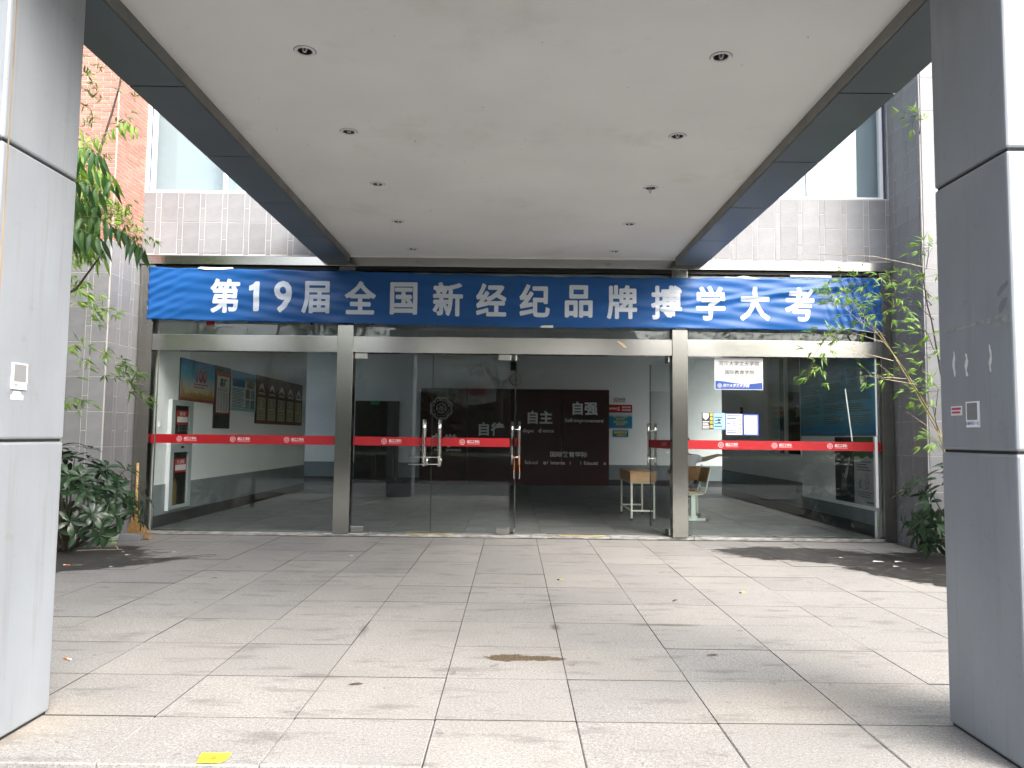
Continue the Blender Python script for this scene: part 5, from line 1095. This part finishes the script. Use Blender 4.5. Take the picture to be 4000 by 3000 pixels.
# ---- tree with long drooping leaves at the left
T1 = Plant('drooping_tree', 'tree with long drooping leaves behind the left pillar', 'tree', (-4.75, 6.35, 0))
DL = [leaf_mesh(U(.20, .26), U(.038, .047), U(.35, .9), .35, M['l_tree'], tip=.3) for _ in range(5)]
YL = [leaf_mesh(U(.14, .19), U(.024, .032), U(.4, .9), .35, M['l_young'], tip=.3) for _ in range(3)]
T1.stem([(-4.75, 6.35, 0), (-4.7, 6.35, 1.2), (-4.55, 6.35, 2.4), (-4.4, 6.3, 3.2), (-4.2, 6.3, 4.3), (-4.1, 6.3, 5.2)], [.045, .04, .034, .028, .018, .008], M['bark'], 'trunk', 8)
T1.stem([(-4.6, 6.35, 1.9), (-4.1, 6.3, 2.35), (-3.75, 6.3, 2.56), (-3.62, 6.28, 2.73), (-3.5, 6.25, 2.88)], [.016, .012, .010, .008, .004], M['bark'], 'branch', 6)
def droop_branch(pts, n, lib, sc=1.0, m='stem'):
    T1.stem(pts, [.006*(1-.7*i/(len(pts)-1)) for i in range(len(pts))], M[m], 'branch', 5)
    for k in range(n):
        p = interp(pts, .22+.78*(k+.5)/n); s_ = 1 if k % 2 else -1
        T1.leaf(lib[rg.randrange(len(lib))], p, (U(-.15, .5), .42*s_+U(-.2, .2), -U(.7, 1.3)), (U(-.6, .6)+.3, -1, .25), U(.8, 1.12)*sc)
droop_branch([(-4.3, 6.3, 3.6), (-3.81, 6.3, 3.80), (-3.55, 6.28, 3.92), (-3.38, 6.26, 4.03), (-3.27, 6.25, 3.95)], 17, YL, .95, 'twig')
droop_branch([(-4.3, 6.2, 3.5), (-3.82, 6.15, 3.72), (-3.58, 6.1, 3.72), (-3.44, 6.08, 3.62)], 15, DL)
droop_branch([(-4.35, 6.3, 2.9), (-3.84, 6.25, 3.16), (-3.55, 6.2, 3.16), (-3.37, 6.18, 3.07), (-3.19, 6.15, 2.95), (-3.08, 6.12, 2.86)], 24, DL)
for q in range(26):
    z0 = U(2.85, 3.66); x1 = U(-3.88, -3.56); droop_branch([(-4.35, 6.3, z0-.1), (-3.95, U(5.9, 6.7), z0+.12), (x1-.15, U(5.8, 6.8), z0+.1), (x1, U(5.8, 6.8), z0)], rg.randint(9, 13), DL if q % 4 else YL)
for q in range(5):
    z0 = U(3.55, 3.95); droop_branch([(-4.35, 6.3, z0-.1), (-3.95, U(6, 6.6), z0+.12), (-3.72, U(6, 6.6), z0)], 8, YL)
droop_branch([(-4.3, 6.2, 3.2), (-3.84, 6.15, 3.42), (-3.62, 6.1, 3.44), (-3.44, 6.05, 3.33)], 12, DL)
droop_branch([(-4.3, 6.2, 2.8), (-3.84, 6.15, 3.02), (-3.62, 6.1, 3.02), (-3.40, 6.05, 2.92)], 14, DL)
T1.finish()
# ---- glossy shrubs
def shrub(label, c, rx, ry, rz_, n, seed):
    global rg, U
    rg = random.Random(seed); U = rg.uniform
    P = Plant('shrub', label, 'shrub', (c[0], c[1], 0))
    SL = [leaf_mesh(U(.17, .22), U(.058, .072), U(.35, .8), .22, M['l_shrub'], tip=.8) for _ in range(6)]
    for k in range(n):
        th = U(0, 2*PI); ph = math.acos(U(-.75, 1)); rr = U(.72, 1.0)
        d = Vector((math.sin(ph)*math.cos(th), math.sin(ph)*math.sin(th), math.cos(ph)))
        p = Vector((c[0]+d.x*rx*rr, c[1]+d.y*ry*rr, c[2]+d.z*rz_*rr))
        if p.z < .12: p.z = U(.12, .3)
        ax = (d+Vector((0, 0, .55))).normalized()
        if k % 3 == 0: P.stem([(c[0]+U(-.06, .06), c[1]+U(-.06, .06), .02), (c[0]+d.x*rx*.4, c[1]+d.y*ry*.4, p.z*.5), p-d*.05, p], [.012, .009, .006, .003], M['bark'], 'branch', 5)
        u = ax.cross(Vector((.3, .8, .1))).normalized(); v = ax.cross(u); m_ = rg.randint(5, 7); o_ = U(0, 6)
        for q in range(m_):
            a = o_+2*PI*q/m_; dd_ = ax*U(.15, .6)+u*math.cos(a)+v*math.sin(a); P.leaf(SL[rg.randrange(6)], p+ax*U(-.02, .02), dd_, ax, U(.75, 1.1))
    return P.finish()
shrub('glossy dark green shrub in the left corner by the broom', (-4.98, 8.42, .60), .80, .62, .62, 84, 21)
shrub('glossy dark green shrub half hidden by the right pillar', (5.06, 8.45, .56), .66, .62, .60, 62, 22)
# ================================================================== behind the camera (mirrored in the glass), plus unseen planting added for shade
def crown(b, c, r, n, size, seed):
    r_ = random.Random(seed)
    cl_ = [(Vector((c[0]+r_.gauss(0, .45)*r[0], c[1]+r_.gauss(0, .45)*r[1], c[2]+r_.gauss(0, .42)*r[2])), r_.uniform(.35, .8)) for _ in range(26)]
    for k in range(n):
        q, s_ = cl_[r_.randrange(26)]
        p = q+Vector((r_.gauss(0, 1), r_.gauss(0, 1), r_.gauss(0, .7)))*s_*.55
        d = Vector((r_.uniform(-1, 1), r_.uniform(-1, 1), r_.uniform(-.8, .6))).normalized(); u = d.cross(Vector((.3, .5, .8))).normalized(); z = size*r_.uniform(.6, 1.3)
        b.quad(p-d*z, p-u*z*.45, p+d*z, p+u*z*.45)
def tree(label, x, y, h, cr, seed, lean=0, n=5200):
    t = empty('street_tree', (x, y, -.15), 0, label, 'tree', 'trees across the road'); r_ = random.Random(seed); fk = h*.42
    MB().tube([(0, 0, 0), (.05*lean, 0, fk*.5), (.12*lean, 0, fk)], [.22, .18, .15], 10).build('trunk', M['bark'], t, smooth=True)
    for k in range(6):
        a = 2*PI*k/6+r_.random(); MB().tube([(.12*lean, 0, fk-.1), (.12*lean+math.cos(a)*cr*.35, math.sin(a)*cr*.35, fk+h*.18), (math.cos(a)*cr*.75, math.sin(a)*cr*.75, fk+h*r_.uniform(.3, .45))], [.1, .06, .02], 7).build('limb', M['bark'], t, smooth=True)
    b = MB(); crown(b, (0, 0, h*.72), (cr, cr, h*.26), n, .13, seed); o = b.build('crown', M['l_far'], t); o['kind'] = 'stuff'
tree('broad leafy tree opposite the doors', -.7, -11.0, 8.2, 3.2, 1, 1, 2300)
tree('leafy tree opposite the left pane', -7.8, -15.0, 8.5, 3.2, 2, 0, 1900)
tree('leafy tree opposite the right pane', 7.6, -15.5, 8.8, 3.3, 3, 0, 1900)
tree('tree at the far left across the road', -17.5, -16.5, 9, 3.6, 4, 0, 3000); tree('tree at the far right across the road', 18.5, -17.5, 9, 3.6, 5, 0, 3000)
tree('unseen tree added left of the canopy to block skylight', -7.5, 5.6, 6.8, 2.4, 6, 0, 7000)  # added out of view to darken the left side
for cx_, nm_, sd_ in ((-6.05, 'left', 31), (6.25, 'right', 32)):  # unseen clumps added to keep skylight off the side walls
    ps = Plant('shade_clump', 'dense bamboo clump added outside the frame to shade the %s wall' % nm_, 'bamboo', (cx_, 7.7, 0)); r_ = random.Random(sd_)
    for k in range(9): a = (cx_+r_.uniform(-.5, .5), 7.7+r_.uniform(-.8, .8)); ps.stem([(a[0], a[1], 0), (a[0]+r_.uniform(-.1, .1), a[1], 2), (a[0]+r_.uniform(-.3, .3), a[1]+r_.uniform(-.3, .3), 4)], [.014, .012, .005], M['stem'])
    b = MB()
    for k in range(5200):
        d = Vector((r_.uniform(-1, 1), r_.uniform(-1, 1), r_.uniform(-1, .3))).normalized(); u = d.cross(Vector((.3, .5, .8))).normalized(); p = Vector((r_.gauss(0, .36), r_.gauss(0, .6), r_.uniform(.4, 4.1)))
        b.quad(p-d*.09, p-u*.014, p+d*.09, p+u*.014)
    o = b.build('foliage', M['l_bamd'], ps.root); o['kind'] = 'stuff'
hg = empty('hedge', (0, -5.6, -.15), label='clipped dark hedge across the road opposite the entrance', cat='hedge')
b = MB(); r_ = random.Random(9)
for k in range(15000):
    x = r_.uniform(-15, 15); f_ = r_.random(); y_, z = (r_.uniform(-.55, .55), r_.uniform(.78, .9)) if f_ < .4 else (.5+r_.uniform(-.08, .08), r_.uniform(.02, .88))
    d = Vector((r_.uniform(-1, 1), r_.uniform(-1, 1), r_.uniform(-1, 1))).normalized(); u = d.cross(Vector((.3, .5, .8))).normalized(); p = Vector((x, y_, z)); s_ = .05
    b.quad(p-d*s_, p-u*s_*.5, p+d*s_, p+u*s_*.5)
o = b.build('foliage', M['l_far'], hg); o['kind'] = 'stuff'
MB().box(-15, 15, -.45, .45, 0, .8).build('dark_core', mat('hedge_inner_shade', (.012, .016, .006), .9), hg)  # near-black block standing in for the shade inside the hedge
eb = empty('added_evergreens', (0, -14, -.1), label='added evergreen belt behind the street trees, darkening the reflections in the glass', cat='hedge')  # belt added so the door glass mirrors a dark background
b = MB(); r_ = random.Random(19)
for k in range(16000):
    x = r_.uniform(-26, 26); top = 3.6+.5*math.sin(x*.9)+.4*math.sin(x*2.3+1); z = top*r_.random()**.7; y_ = .75+r_.uniform(-.2, .2)-.5*max(0, z/top-.8)*4
    d = Vector((r_.uniform(-1, 1), r_.uniform(-1, 1), r_.uniform(-1, 1))).normalized(); u = d.cross(Vector((.3, .5, .8))).normalized(); p = Vector((x, y_, z+.05)); s_ = .13
    b.quad(p-d*s_, p-u*s_*.5, p+d*s_, p+u*s_*.5)
o = b.build('foliage', M['l_far'], eb); o['kind'] = 'stuff'
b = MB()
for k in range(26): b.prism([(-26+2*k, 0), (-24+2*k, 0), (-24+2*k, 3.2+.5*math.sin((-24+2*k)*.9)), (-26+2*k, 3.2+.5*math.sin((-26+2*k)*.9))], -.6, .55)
b.build('dark_core', bpy.data.materials['hedge_inner_shade'], eb)  # solid core, the belt's inner shade put into its near-black colour
vg = MB().box(-60, 60, -20, -5.0, -.149, -.10).build('verge', M['verge']); tag(vg, 'planted verge across the road', 'verge', kind='structure')
ob = empty('teaching_block', (0, -36, -.15), label='cream block with white balcony rails mirrored in the doors', cat='building')
crm = mat('cream_render', (.48, .46, .42), .8, var=.08); MB().box(-26, 26, -8, 0, 0, 7.4).build('wall', crm, ob)
MB().box(-26.4, 26.4, -8.4, .4, 7.4, 7.8).build('roof', mat('red_roof', (.28, .07, .05), .7), ob); MB().box(-3.8, -2.1, 0, .25, 4.6, 5.3).build('red_band', bpy.data.materials['red_roof'], ob)
wm = MB().box(-.9, .9, 0, .06, 0, 1.7).mesh('window', mat('far_window', (.05, .07, .08), .15)); rm = MB()
for k in range(13): rm.box(-1.2+.2*k-.05, -1.2+.2*k+.05, .3, .4, 0, .8)
rm.box(-1.3, 1.3, .28, .42, .8, .92); rme = rm.mesh('balcony_rail', M['white'])
for fl_ in range(2):
    for k in range(13): link('window', wm, ob, (-24+4*k, 0, 1.3+3.0*fl_))
for k in range(13): link('balcony_rail', rme, ob, (-24+4*k, 0, 5.6))
